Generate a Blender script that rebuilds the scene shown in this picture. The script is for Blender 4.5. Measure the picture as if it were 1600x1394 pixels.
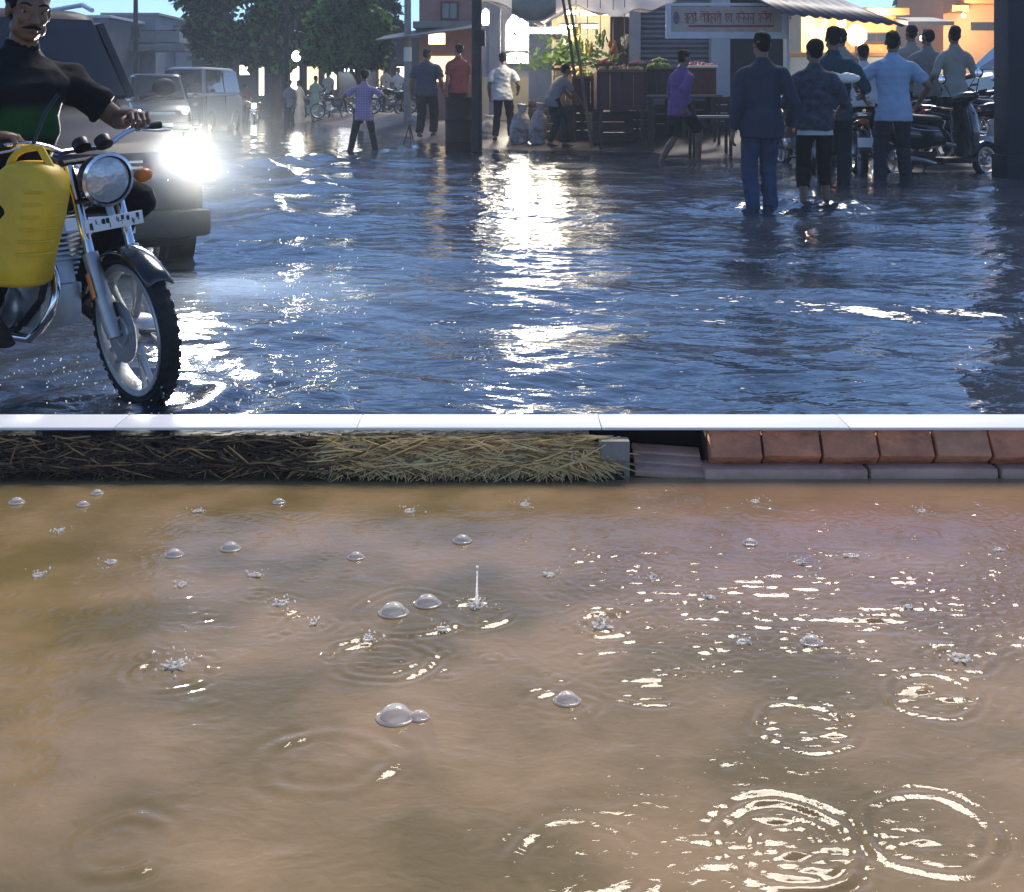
import bpy, bmesh, math, random
import numpy as np
from mathutils import Vector, Matrix, Euler
R = math.radians
for o in list(bpy.data.objects): bpy.data.objects.remove(o)
sc = bpy.context.scene
COL = sc.collection
# ------------------------------------------------------------------ camera
CAMH = 1.05; FPX = 2000.0; HZ = 150.0          # eye height (m), focal length and horizon row in photo pixels
cam = bpy.data.cameras.new('camera'); cam.sensor_width = 36; cam.lens = 36 * FPX / 1600
cam.shift_y = -(697 - HZ) / 1600; cam.clip_start = .05; cam.clip_end = 2000
co = bpy.data.objects.new('camera', cam); COL.objects.link(co)
co.location = (0, 0, CAMH); co.rotation_euler = (R(90), 0, 0); sc.camera = co
# ------------------------------------------------------------------ sky, sun, exposure
SUN_EL, SUN_AZ = 47.0, 14.0
w = bpy.data.worlds.new('World'); sc.world = w; w.use_nodes = True
nt = w.node_tree; sky = nt.nodes.new('ShaderNodeTexSky'); sky.sky_type = 'NISHITA'; sky.sun_disc = False
sky.sun_elevation = R(SUN_EL); sky.sun_rotation = R(SUN_AZ)
sky.altitude = 6000; sky.air_density = 1.3; sky.dust_density = 0; sky.ozone_density = 5.5
bgn = nt.nodes['Background']; nt.links.new(sky.outputs[0], bgn.inputs[0]); bgn.inputs[1].default_value = .085
sl = bpy.data.lights.new('sun', 'SUN'); sl.energy = 1.35; sl.angle = R(22); sl.color = (1, .91, .79)
so = bpy.data.objects.new('sun', sl); COL.objects.link(so)
sv = Vector((math.sin(R(SUN_AZ)) * math.cos(R(SUN_EL)), math.cos(R(SUN_AZ)) * math.cos(R(SUN_EL)), math.sin(R(SUN_EL))))
so.rotation_euler = sv.to_track_quat('Z', 'Y').to_euler(); so.location = sv * 60
sc.view_settings.view_transform = 'Standard'; sc.view_settings.look = 'None'
sc.view_settings.exposure = 1.25; sc.view_settings.gamma = 1; sc.view_settings.use_curve_mapping = False
sc.render.engine = 'CYCLES'
cy = sc.cycles; cy.use_denoising = True; cy.max_bounces = 6; cy.diffuse_bounces = 2; cy.glossy_bounces = 3
cy.transmission_bounces = 4; cy.volume_bounces = 0; cy.sample_clamp_indirect = 6; cy.caustics_reflective = False; cy.caustics_refractive = False
# ------------------------------------------------------------------ helpers
def W(px, py, Y): return Vector(((px - 800) / FPX * Y, Y, CAMH + (HZ - py) / FPX * Y))
def PX(px, Y): return (px - 800) / FPX * Y
def ZY(py, Y): return CAMH + (HZ - py) / FPX * Y
def V(*a): return Vector(a)
class MB:
    def __init__(s): s.v = []; s.f = []
    def add(s, vs, fs):
        o = len(s.v); s.v += [tuple(p) for p in vs]; s.f += [tuple(i + o for i in f) for f in fs]; return s
    def box(s, c, d, rot=None, top=1.0):
        c = Vector(c); h = Vector(d) * .5; vs = []
        for z in (-1, 1):
            t = top if z > 0 else 1
            for x, y in ((-1, -1), (1, -1), (1, 1), (-1, 1)):
                p = Vector((x * h.x * t, y * h.y * t, z * h.z))
                if rot is not None: p = rot @ p
                vs.append(c + p)
        return s.add(vs, [(3, 2, 1, 0), (4, 5, 6, 7), (0, 1, 5, 4), (1, 2, 6, 5), (2, 3, 7, 6), (3, 0, 4, 7)])
    def loft(s, rings, cap=True, close=False):
        n = len(rings[0]); vs = [p for r in rings for p in r]; fs = []; m = len(rings)
        for i in range(m if close else m - 1):
            a, b = i * n, ((i + 1) % m) * n
            for j in range(n): k = (j + 1) % n; fs.append((a + j, a + k, b + k, b + j))
        if cap and not close: fs += [tuple(range(n))[::-1], tuple(range((m - 1) * n, m * n))]
        return s.add(vs, fs)
    def tube(s, pts, r, n=8, flat=None):
        pts = [Vector(p) for p in pts]; m = len(pts)
        if not isinstance(r, (list, tuple)): r = [r] * m
        rings = []; u = None
        for i, p in enumerate(pts):
            t = (pts[min(i + 1, m - 1)] - pts[max(i - 1, 0)]).normalized()
            if u is None: u = t.orthogonal().normalized() if flat is None else (Vector(flat) - t * t.dot(Vector(flat))).normalized()
            else: u = (u - t * t.dot(u)).normalized()
            v = t.cross(u)
            ri = r[i]; ra, rb = ri if isinstance(ri, (list, tuple)) else (ri, ri)
            rings.append([p + u * ra * math.cos(a) + v * rb * math.sin(a) for a in [2 * math.pi * k / n for k in range(n)]])
        return s.loft(rings)
    def capsule(s, a, b, ra, rb, n=10):
        a, b = Vector(a), Vector(b); d = (b - a).normalized()
        pts = [a - d * ra * .9, a - d * ra * .6, a, a.lerp(b, .5), b, b + d * rb * .6, b + d * rb * .9]
        return s.tube(pts, [ra * .4, ra * .8, ra, (ra + rb) / 2, rb, rb * .8, rb * .4], n)
    def ball(s, c, r, n=12, m=8, rot=None):
        c = Vector(c); r = (r, r, r) if isinstance(r, (int, float)) else r; vs = []; fs = []
        for i in range(1, m):
            t = math.pi * i / m
            for j in range(n):
                a = 2 * math.pi * j / n; p = Vector((r[0] * math.sin(t) * math.cos(a), r[1] * math.sin(t) * math.sin(a), r[2] * math.cos(t)))
                vs.append(c + (rot @ p if rot is not None else p))
        N = len(vs)
        for q in (r[2], -r[2]): p = Vector((0, 0, q)); vs.append(c + (rot @ p if rot is not None else p))
        for i in range(m - 2):
            for j in range(n): k = (j + 1) % n; fs.append((i * n + j, (i + 1) * n + j, (i + 1) * n + k, i * n + k))
        for j in range(n):
            k = (j + 1) % n; fs.append((N, j, k)); b = (m - 2) * n; fs.append((b + k, b + j, N + 1))
        return s.add(vs, fs)
    def lathe(s, prof, n=24, M=None, closed=False):
        rings = []
        for k in range(n):
            a = 2 * math.pi * k / n
            ps = [Vector((r * math.cos(a), r * math.sin(a), z)) for r, z in prof]
            rings.append([M @ p if M is not None else p for p in ps])
        m = len(prof); vs = [p for q in rings for p in q]; fs = []
        for i in range(n):
            a, b = i * m, ((i + 1) % n) * m
            for j in range(m if closed else m - 1): k = (j + 1) % m; fs.append((a + j, b + j, b + k, a + k))
        return s.add(vs, fs)
    def prism(s, poly, y0, y1, M=None):            # polygon in x,z pushed along y
        n = len(poly); vs = [Vector((x, y0, z)) for x, z in poly] + [Vector((x, y1, z)) for x, z in poly]
        if M is not None: vs = [M @ v for v in vs]
        return s.add(vs, [tuple(range(n)), tuple(range(n, 2 * n))[::-1]] + [((i + 1) % n, i, n + i, n + (i + 1) % n) for i in range(n)])
    def sheet(s, P, th=0):                         # grid of points -> surface
        m, n = len(P), len(P[0]); vs = [p for r in P for p in r]
        return s.add(vs, [(i * n + j, i * n + j + 1, (i + 1) * n + j + 1, (i + 1) * n + j) for i in range(m - 1) for j in range(n - 1)])
    def xf(s, M): s.v = [tuple(M @ Vector(p)) for p in s.v]; return s
    def mesh(s, name, smooth=True, bevel=0, angle=40):
        me = bpy.data.meshes.new(name); me.from_pydata(s.v, [], s.f); me.update()
        bm = bmesh.new(); bm.from_mesh(me); bmesh.ops.recalc_face_normals(bm, faces=bm.faces)
        if bevel:
            es = [e for e in bm.edges if len(e.link_faces) == 2 and e.calc_face_angle(0) > R(35)]
            bmesh.ops.bevel(bm, geom=es, offset=bevel, segments=2, affect='EDGES', profile=.6, clamp_overlap=True)
        bm.to_mesh(me); bm.free()
        if smooth:
            me.polygons.foreach_set('use_smooth', [True] * len(me.polygons)); me.set_sharp_from_angle(angle=R(angle))
        return me
    def build(s, name, mat, parent=None, smooth=True, bevel=0, angle=40):
        return link(name, s.mesh(name, smooth, bevel, angle), mat, parent)
def link(name, me, mat, parent=None):
    o = bpy.data.objects.new(name, me); COL.objects.link(o)
    if mat is not None and not me.materials: me.materials.append(mat)
    if parent is not None: o.parent = parent
    return o
def tag(o, label=None, cat=None, group=None, kind=None):
    for k, v in (('label', label), ('category', cat), ('group', group), ('kind', kind)):
        if v: o[k] = v
    return o
def thing(name, label, cat, loc=(0, 0, 0), rz=0, group=None, scale=1):
    o = bpy.data.objects.new(name, None); COL.objects.link(o); o.location = loc; o.rotation_euler = (0, 0, rz)
    o.scale = (scale,) * 3; o.empty_display_size = .1
    return tag(o, label, cat, group)
def dup(o, loc, rz, label, scale=None, parent=None):
    c = o.copy(); COL.objects.link(c); c.location = loc; c.rotation_euler = (0, 0, rz); c['label'] = label
    if scale: c.scale = (scale,) * 3
    def kids(a, b):
        for ch in [x for x in bpy.data.objects if x.parent == a]:
            d = ch.copy(); COL.objects.link(d); d.parent = b; kids(ch, d)
    kids(o, c); return c
def curve(a, b, c, n=8):                           # quadratic bezier
    a, b, c = Vector(a), Vector(b), Vector(c)
    return [a * (1 - t) ** 2 + b * 2 * t * (1 - t) + c * t * t for t in [i / n for i in range(n + 1)]]
# ------------------------------------------------------------------ materials
MATS = {}
def pm(name, col, rough=.6, metal=0, var=.25, scale=6, bump=.15, bscale=None, spec=.5, coat=0, col2=None, stretch=None):
    if name in MATS: return MATS[name]
    m = bpy.data.materials.new(name); m.use_nodes = True; t = m.node_tree; b = t.nodes['Principled BSDF']; L = t.links.new
    b.inputs['Roughness'].default_value = rough; b.inputs['Metallic'].default_value = metal
    b.inputs['Specular IOR Level'].default_value = spec; b.inputs['Coat Weight'].default_value = coat
    tc = t.nodes.new('ShaderNodeTexCoord'); src = tc.outputs['Object']
    if stretch:
        mp = t.nodes.new('ShaderNodeMapping'); mp.inputs['Scale'].default_value = stretch; L(src, mp.inputs[0]); src = mp.outputs[0]
    n = t.nodes.new('ShaderNodeTexNoise'); n.inputs['Scale'].default_value = scale; n.inputs['Detail'].default_value = 6; n.inputs['Roughness'].default_value = .65; L(src, n.inputs[0])
    cr = t.nodes.new('ShaderNodeValToRGB'); cr.color_ramp.elements[0].position = .3; cr.color_ramp.elements[1].position = .72
    c2 = col2 or tuple(c * (1 - var) for c in col)
    cr.color_ramp.elements[0].color = (*c2, 1); cr.color_ramp.elements[1].color = (*col, 1)
    L(n.outputs[0], cr.inputs[0]); L(cr.outputs[0], b.inputs['Base Color'])
    if bump:
        n2 = t.nodes.new('ShaderNodeTexNoise'); n2.inputs['Scale'].default_value = bscale or scale * 5; n2.inputs['Detail'].default_value = 4; L(src, n2.inputs[0])
        bp = t.nodes.new('ShaderNodeBump'); bp.inputs['Strength'].default_value = bump; bp.inputs['Distance'].default_value = .02
        L(n2.outputs[0], bp.inputs['Height']); L(bp.outputs[0], b.inputs['Normal'])
    MATS[name] = m; return m
def em(name, col, s):
    if name in MATS: return MATS[name]
    m = bpy.data.materials.new(name); m.use_nodes = True; b = m.node_tree.nodes['Principled BSDF']
    b.inputs['Base Color'].default_value = (*[c * .6 for c in col], 1); b.inputs['Emission Color'].default_value = (*col, 1); b.inputs['Emission Strength'].default_value = s
    MATS[name] = m; return m
def glass(name, col=(.02, .025, .03), rough=.06):
    return pm(name, col, rough, 0, .1, 3, 0, spec=.8)
black_plastic = pm('black_plastic', (.012, .012, .013), .4, 0, .3, 20, .05)
rubber = pm('rubber', (.014, .014, .014), .7, 0, .4, 30, .2)
steel = pm('steel', (.55, .56, .58), .28, 1, .25, 14, .05)
alloy = pm('alloy', (.5, .51, .53), .4, .7, .3, 12, .05)
chrome = pm('chrome', (.75, .76, .78), .12, 1, .15, 8, 0)
dark_glass = glass('dark_glass')
black_paint = pm('black_paint', (.01, .01, .011), .22, 0, .3, 6, .01, coat=.6)
white_paint = pm('white_paint', (.78, .78, .76), .5, 0, .12, 5, .05)
orange_lens = pm('orange_lens', (.75, .22, .03), .25, 0, .15, 20, 0)
red_lens = pm('red_lens', (.45, .02, .015), .25, 0, .15, 20, 0)
dark_iron = pm('dark_iron', (.03, .027, .025), .6, .4, .4, 12, .2)
wood_dark = pm('wood_dark', (.075, .042, .026), .7, 0, .5, 9, .3, stretch=(1, 1, .15))
wood_mid = pm('wood_mid', (.2, .125, .07), .7, 0, .4, 9, .3, stretch=(1, 1, .15))
concrete = pm('concrete', (.32, .31, .29), .85, 0, .35, 3, .3)
def noise2(X, Y, seed, n=18, lam=(.3, 2.), ang=(0, math.pi * 2), p=1.0):
    rs = np.random.RandomState(seed); H = np.zeros_like(X)
    wx = .35 * np.sin(X * 1.3 + seed) * np.cos(Y * .9 - seed); wy = .35 * np.cos(X * .8 + Y * 1.1 + seed)
    for i in range(n):
        l = lam[0] * (lam[1] / lam[0]) ** rs.rand(); a = ang[0] + (ang[1] - ang[0]) * rs.rand(); k = 2 * math.pi / l
        f = min(1, l) * .8
        H += (l ** p) * np.sin(k * ((X + wx * f) * math.cos(a) + (Y + wy * f) * math.sin(a)) + rs.rand() * 6.28)
    return H / math.sqrt(n)
# ------------------------------------------------------------------ ground, flood, puddle
EX = [-160, -60, -20, -12, -7, -4.2, -2.6, -1.3, 0, 2.3, 3.75, 4.7, 7.1, 12, 160]
EY = [120, 110, 92, 66, 48, 38, 32, 27, 25, 23.6, 21.4, 18.75, 17.8, 17.2, 17]
def ground_np(X, Y):
    e = np.interp(X, EX, EY); d = Y - e
    z = np.clip(d * .075, -.22, .38)
    return z + .018 * noise2(X, Y, 5, 14, (.6, 5)) * (d > -2)
def ground(x, y): return float(ground_np(np.array([float(x)]), np.array([float(y)]))[0])
def np_sheet(name, X, Y, Z, mat, smooth=True):
    m, n = X.shape; me = bpy.data.meshes.new(name)
    co_ = np.stack([X, Y, Z], -1).reshape(-1, 3).astype(np.float32)
    i = np.arange(m * n).reshape(m, n)
    q = np.stack([i[:-1, :-1], i[:-1, 1:], i[1:, 1:], i[1:, :-1]], -1).reshape(-1, 4)
    me.vertices.add(len(co_)); me.vertices.foreach_set('co', co_.ravel())
    me.loops.add(q.size); me.loops.foreach_set('vertex_index', q.ravel().astype(np.int32))
    me.polygons.add(len(q)); me.polygons.foreach_set('loop_start', np.arange(0, q.size, 4).astype(np.int32))
    me.polygons.foreach_set('use_smooth', np.ones(len(q), bool))
    me.update(calc_edges=True); me.validate()
    return link(name, me, mat)
mud = pm('wet_mud', (.13, .09, .075), .45, 0, .5, 1.2, .5, 9, col2=(.055, .042, .04))
xs = np.concatenate([np.linspace(-400, -45, 20), np.linspace(-40, 40, 320), np.linspace(45, 400, 20)])
ys = np.concatenate([np.linspace(-30, 14, 10), np.linspace(15, 60, 150), np.geomspace(61, 900, 60)])
X, Y = np.meshgrid(xs, ys)
tag(np_sheet('ground', X, Y, ground_np(X, Y), mud), kind='structure')

def water_mat(name, deep, deep2, rough, b1, s1, b2, s2, cscale=1.2, spec=.5):
    m = bpy.data.materials.new(name); m.use_nodes = True; t = m.node_tree; b = t.nodes['Principled BSDF']; L = t.links.new
    b.inputs['Roughness'].default_value = rough; b.inputs['IOR'].default_value = 1.333; b.inputs['Specular IOR Level'].default_value = spec
    tc = t.nodes.new('ShaderNodeTexCoord')
    n0 = t.nodes.new('ShaderNodeTexNoise'); n0.inputs['Scale'].default_value = cscale; n0.inputs['Detail'].default_value = 5; L(tc.outputs['Object'], n0.inputs[0])
    cr = t.nodes.new('ShaderNodeValToRGB'); cr.color_ramp.elements[0].position = .38; cr.color_ramp.elements[1].position = .62
    cr.color_ramp.elements[0].color = (*deep, 1); cr.color_ramp.elements[1].color = (*deep2, 1)
    L(n0.outputs[0], cr.inputs[0]); L(cr.outputs[0], b.inputs['Base Color'])
    prev = None
    for sc_, st in ((s1, b1), (s2, b2)):
        mp = t.nodes.new('ShaderNodeMapping'); mp.inputs['Scale'].default_value = (.75, 1, 1); mp.inputs['Rotation'].default_value = (0, 0, .2); L(tc.outputs['Object'], mp.inputs[0])
        n = t.nodes.new('ShaderNodeTexNoise'); n.inputs['Scale'].default_value = sc_; n.inputs['Detail'].default_value = 3; n.inputs['Distortion'].default_value = .6; L(mp.outputs[0], n.inputs[0])
        bp = t.nodes.new('ShaderNodeBump'); bp.inputs['Strength'].default_value = 1; bp.inputs['Distance'].default_value = st
        L(n.outputs[0], bp.inputs['Height'])
        if prev is not None: L(prev.outputs[0], bp.inputs['Normal'])
        prev = bp
    L(prev.outputs[0], b.inputs['Normal']); MATS[name] = m; return m
flood_mat = water_mat('flood_water', (.026, .034, .050), (.050, .062, .084), .07, .019, 4.3, .0038, 17, .8)
py_ = np.arange(166, 724, 1.1); px_ = np.arange(-420, 2020, 3.0)
Yr = 2100 / (py_[::-1] - 150)
Y, PXX = np.meshgrid(Yr, px_, indexing='ij'); X = (PXX - 800) / 2000 * Y
att = lambda l: np.clip(1.6 - (Y * Y / 2100 * 1.1) / l * 2.2, 0, 1)
Z = .012 * noise2(X, Y, 3, 16, (.7, 2.6), (R(35), R(150))) * att(1.5)
c = noise2(X, Y, 8, 20, (.35, .9), (R(40), R(150)))
Z += .012 * (1 - np.abs(np.tanh(c * 1.2)) * 1.4) * att(.6) * .55
Z += .0065 * noise2(X, Y, 21, 24, (.12, .34), (R(20), R(165))) / .25 * att(.22) * .32
def ripple(Z, x, y, r0, amp, lam, sig):
    d = np.hypot(X - x, Y - y); return Z + amp * np.sin((d - r0) * 6.283 / lam) * np.exp(-((d - r0) / sig) ** 2)
BIKE_AX = (-1.31, 4.42)                        # where the near front wheel meets the water
Z = ripple(Z, *BIKE_AX, .25, .012, .28, .3); Z = ripple(Z, BIKE_AX[0] - .3, BIKE_AX[1] + .4, .6, .007, .35, .4)
for gx, gy in ((2.34, 12.), (2.95, 12.6), (-2.85, 24.5), (3.0, 12.3)): Z = ripple(Z, gx, gy, .3, .022, .35, .5)
def ridge(x0, y0, x1, y1, amp, wd):              # bow wave pushed aside by the car
    global Z
    t = np.clip(((X - x0) * (x1 - x0) + (Y - y0) * (y1 - y0)) / ((x1 - x0) ** 2 + (y1 - y0) ** 2), 0, 1); d = np.hypot(X - x0 - t * (x1 - x0), Y - y0 - t * (y1 - y0))
    Z = Z + amp * np.exp(-(d / wd) ** 2) * (.55 + .45 * np.sin(t * 23 + X * 5)) * np.sin(np.pi * np.clip(t * .9 + .08, 0, 1))
ridge(-2.0, 8.6, -2.6, 20., .07, .45); ridge(-4.2, 17.5, -2.9, 22.5, .12, .5)
tag(np_sheet('flood_water', X, Y, Z, flood_mat), kind='structure')

# near side: brown puddle with rain rings (real relief)
xs = np.arange(-2.3, 2.3, .0062); ys = np.arange(1.25, 3.62, .0062); X, Y = np.meshgrid(xs, ys)
Z = .0011 * noise2(X, Y, 31, 24, (.10, .5)) + .0004 * noise2(X, Y, 32, 26, (.035, .09)) * 1.0
def at0(px, py): Yv = CAMH * FPX / (py - HZ); return PX(px, Yv), Yv
rng = random.Random(4)
def ring(px, py, rpx, amp, lam=.028, width=1.0):
    global Z
    x, y = at0(px, py); r = rpx / FPX * y
    d = np.hypot(X - x, Y - y); th = np.arctan2(Y - y, X - x); q_ = rng.uniform(0, 6.28); d = d * (1 + .05 * np.sin(th * 2 + q_) + .03 * np.sin(th * 5 + q_ * 2))
    Z = Z + amp * np.clip(.45 + .45 * np.sin(th * 2 + q_ * 3) + .35 * np.sin(th * 3 - q_) + .25 * np.sin(th * 7 + q_), .4 if rpx > 60 and amp > .0015 else 0, 1.3) * np.cos((d - r) * 6.283 / lam) * np.exp(-((d - r) / (lam * .8 * width)) ** 2)
def streaks(px, py, rx, ry, amp, lam, seed):           # a beaten patch: short crests lying across the view
    global Z
    x, y = at0(px, py); rx = rx / FPX * y; ry = ry / FPX * y * y / CAMH; u = np.hypot((X - x) / rx, (Y - y) / ry)
    Z = Z + amp * noise2(X, Y, seed, 22, (lam * .5, lam * 1.5), (R(74), R(106)), 0) * np.clip(.55 + 1.1 * noise2(X, Y, seed + 300, 10, (.05, .16), (0, 6.28), 0), 0, 1.5) * np.exp(-u ** 3)
for a in ((1230, 1322, 115, 52, .0022, .028, 101), (1258, 1138, 68, 26, .0030, .026, 102), (1455, 1088, 68, 16, .0034, .024, 103), (1005, 1062, 80, 18, .0019, .02, 104), (600, 1020, 60, 26, .0016, .022, 105), (1450, 1305, 80, 34, .0011, .03, 106), (1290, 1010, 120, 22, .0012, .022, 107)): streaks(*a)
for a in ((1230, 1318, 112, .0036, .03, 1.1), (1230, 1318, 58, .0024, .026, 1.), (1450, 1300, 105, .0026, .03), (910, 1345, 110, .0016, .035), (1258, 1135, 75, .0026, .026, 1.),
          (1455, 1085, 72, .0030, .026, 1.), (1000, 1055, 95, .0012, .025, 1.), (600, 1030, 70, .0024, .03, 1.4), (510, 1190, 95, .0018, .05), (190, 1320, 75, .0020, .045),
          (745, 960, 48, .0028, .03), (940, 975, 42, .003, .03), (640, 955, 85, .0018, .03), (270, 1050, 60, .0022, .03), (440, 945, 30, .002, .026), (175, 880, 45, .0014, .026), (1500, 1030, 40, .003, .03),
          (880, 1100, 45, .0016, .03), (480, 975, 40, .0016, .026)): ring(*a)
for i in range(240):                                # rain-beaten patch on the right
    px = rng.uniform(880, 1640); py = rng.gauss(930, 70)
    if py > 770: ring(px, py, rng.uniform(6, 30), rng.uniform(.0006, .0015), rng.uniform(.018, .03), 1.3)
for i in range(70):
    px = rng.uniform(-20, 1640); py = rng.uniform(755, 1390); ring(px, py, rng.uniform(10, 45), rng.uniform(.0002, .0006), rng.uniform(.022, .035))
for i in range(130):
    px = rng.uniform(-20, 1640); py = 760 + 300 * rng.random() ** 1.3; ring(px, py, rng.uniform(4, 12), rng.uniform(.0010, .0022), rng.uniform(.018, .028), 1.2)
cx_, cy_ = at0(1300, 940)                            # wind-ruffled streaks: crests across the view
Z += .0014 * noise2(X, Y, 77, 26, (.02, .055), (R(80), R(100)), 0) * np.exp(-((X - cx_) / .42) ** 2 - ((Y - cy_) / .22) ** 2) * np.clip(noise2(X, Y, 78, 12, (.1, .3)) * 3 + .6, 0, 1.6)
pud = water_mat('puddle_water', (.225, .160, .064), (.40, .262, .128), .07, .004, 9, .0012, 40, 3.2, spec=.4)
# pink reflection of the salmon bricks, painted into the puddle's base colour
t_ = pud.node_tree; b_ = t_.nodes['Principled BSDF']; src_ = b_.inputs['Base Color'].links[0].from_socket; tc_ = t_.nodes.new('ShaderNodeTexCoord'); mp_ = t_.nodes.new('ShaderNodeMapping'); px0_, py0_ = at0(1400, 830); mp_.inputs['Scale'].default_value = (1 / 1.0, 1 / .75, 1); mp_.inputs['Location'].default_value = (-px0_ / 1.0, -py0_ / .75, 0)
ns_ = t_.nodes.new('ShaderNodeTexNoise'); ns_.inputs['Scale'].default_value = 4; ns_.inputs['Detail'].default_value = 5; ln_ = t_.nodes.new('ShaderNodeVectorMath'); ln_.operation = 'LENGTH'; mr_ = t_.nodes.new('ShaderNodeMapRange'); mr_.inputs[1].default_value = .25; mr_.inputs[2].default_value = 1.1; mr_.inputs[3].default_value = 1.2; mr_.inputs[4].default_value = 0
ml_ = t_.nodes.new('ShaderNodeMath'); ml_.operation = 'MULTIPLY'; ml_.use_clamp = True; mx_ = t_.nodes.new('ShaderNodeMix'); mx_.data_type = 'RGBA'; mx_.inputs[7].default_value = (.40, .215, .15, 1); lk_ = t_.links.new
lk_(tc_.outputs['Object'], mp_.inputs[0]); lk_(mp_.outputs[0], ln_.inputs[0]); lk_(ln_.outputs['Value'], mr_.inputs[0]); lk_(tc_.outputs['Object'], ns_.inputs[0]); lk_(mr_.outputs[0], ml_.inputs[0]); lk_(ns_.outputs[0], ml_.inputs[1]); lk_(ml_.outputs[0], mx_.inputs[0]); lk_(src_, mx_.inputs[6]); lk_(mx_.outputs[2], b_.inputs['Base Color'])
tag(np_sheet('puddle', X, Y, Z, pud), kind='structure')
# ------------------------------------------------------------------ low kerb between puddle and street
KY0, KY1, KZ = 3.56, 3.70, .128                 # front face, back edge, top
salmon = pm('salmon_paint', (.92, .36, .17), .75, 0, .5, 11, .6, 40, col2=(.42, .17, .10))
salmon2 = pm('salmon_paint_worn', (.85, .40, .22), .75, 0, .45, 14, .4, 40)
pinkstone = pm('pink_stone', (.72, .45, .34), .6, 0, .4, 7, .3)
mortar = pm('mortar', (.12, .075, .06), .9, 0, .4, 12, .3)
grey_post = pm('grey_post_paint', (.30, .28, .25), .6, 0, .4, 9, .2, stretch=(1, 1, .3))
darkmud = pm('dark_mud', (.06, .04, .028), .8, 0, .6, 10, .6, 30, col2=(.02, .014, .012))
kerb = thing('kerb', 'low kerb with added white strip dividing brown puddle from flooded street', 'kerb', (0, 0, 0))
rnd = random.Random(11)
# added white dividing strip, built as coping stones with thin joints
x = -3.2
cm = []
while x < 3.2:
    wd = rnd.uniform(.62, .74); b = MB(); b.box((x + wd / 2, (KY0 + KY1) / 2 + .004, KZ - .004), (wd - .0015, KY1 - KY0 + .008, .008))
    b.build('divider_stone', pm('divider_white', (.88, .88, .87), .55, 0, .05, 6, .04), kerb, bevel=.0025); x += wd
X_L, X_P0, X_P1, X_R = PX(922, KY0), PX(936, KY0), PX(982, KY0), PX(1106, KY0)
b = MB(); b.box(((X_L - 3.2) / 2, KY0 + .075, -.04), (X_L + 3.2, .11, .28)); b.build('mud_core', darkmud, kerb)
b = MB(); b.box(((3.2 + X_R) / 2, KY0 + .085, -.04), (3.2 - X_R, .1, .28)); b.build('mortar_core', mortar, kerb)
b = MB(); b.box(((X_L + X_R) / 2, KY1 - .012, -.04), (X_R - X_L, .02, .28)); b.build('gap_back', pm('drain_black', (.008, .007, .007), .9), kerb)
# salmon bricks
x = X_R; k = 0
while x < 3.2:
    wd = rnd.uniform(.148, .165); h = .062
    b = MB(); b.box((0, 0, 0), (wd - .007, .05, .082)); b.xf(Matrix.Translation((x + wd / 2, KY0 + .012 + rnd.uniform(-.004, .004), .074 + rnd.uniform(-.003, .001))) @ Matrix.Rotation(rnd.uniform(-.02, .02), 4, 'Y') @ Matrix.Rotation(rnd.uniform(-.03, .03), 4, 'Z') @ Matrix.Rotation(-R(38), 4, 'X')); b.build('brick', salmon if rnd.random() < .7 else salmon2, kerb, bevel=.004); x += wd
# pinkish low step under the bricks and, rising over the drain, its broken slabs
x = X_R - .02
while x < 3.2:
    wd = rnd.uniform(.35, .6); b = MB(); b.box((x + wd / 2, KY0 - .002 + rnd.uniform(-.004, .004), .005), (wd - .006, .10, .046)); b.build('step_slab', pinkstone, kerb, bevel=.012); x += wd
for i in range(3):
    b = MB(); b.box((0, 0, 0), (X_R - X_P1 - .03, .045, .018)); b.xf(Matrix.Translation(((X_P1 + X_R) / 2, KY0 - .02 + i * .04, .012 + .016 * i)) @ Matrix.Rotation(.07, 4, 'Y') @ Matrix.Rotation(.25, 4, 'X'))
    b.build('drain_slab', pinkstone, kerb, bevel=.003)
post = thing('gate_post', 'short grey gate post standing in the dark gap of the kerb', 'post', ((X_P0 + X_P1) / 2, KY0 - .02, 0))
b = MB(); b.box((0, 0, .036), (X_P1 - X_P0, .05, .132)); b.build('shaft', grey_post, post, bevel=.006)
b = MB(); b.box((-.006, -.03, .004), (.06, .02, .03)); b.build('foot_plate', dark_iron, post, bevel=.003)
# dry straw hanging from under the white strip
def straw(name, label, x0, x1, n, cols, zlo, zhi, seed, dens):
    r = random.Random(seed); t = thing(name, label, 'straw', ((x0 + x1) / 2, KY0, 0))
    cx = (x0 + x1) / 2
    for ci, c in enumerate(cols):
        b = MB()
        for i in range(n // len(cols)):
            x = r.uniform(x0, x1) - cx; z = r.uniform(*zhi); ln = r.uniform(.05, .16); a = r.gauss(0, .9) if r.random() < .55 else r.choice((-1, 1)) * r.uniform(1.1, 1.55)
            z1 = max(z - ln * math.cos(a), r.uniform(*zlo)); z1 = min(z1, .108); z = min(z, .108); y = -.005 - (.105 - z) * .75 + r.uniform(-.012, .012); x1_ = x + ln * math.sin(a)
            b.tube(curve((x, y, z), ((x + x1_) / 2, y - .012, (z + z1) / 2), (x1_, min(y, -(.105 - z1) * .7) - r.uniform(-.005, .02), z1), 3), [.0022, .0026, .002, .001], 4)
        o = b.build('stalks', c, t, smooth=False); o['kind'] = 'stuff'
s1 = pm('straw_gold', (.92, .60, .22), .7, 0, .35, 30, 0); s2 = pm('straw_brown', (.36, .22, .09), .8, 0, .4, 30, 0); s3 = pm('straw_dark', (.085, .05, .03), .85, 0, .5, 30, 0)
s4 = pm('straw_pale', (.92, .68, .34), .7, 0, .3, 30, 0)
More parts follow.
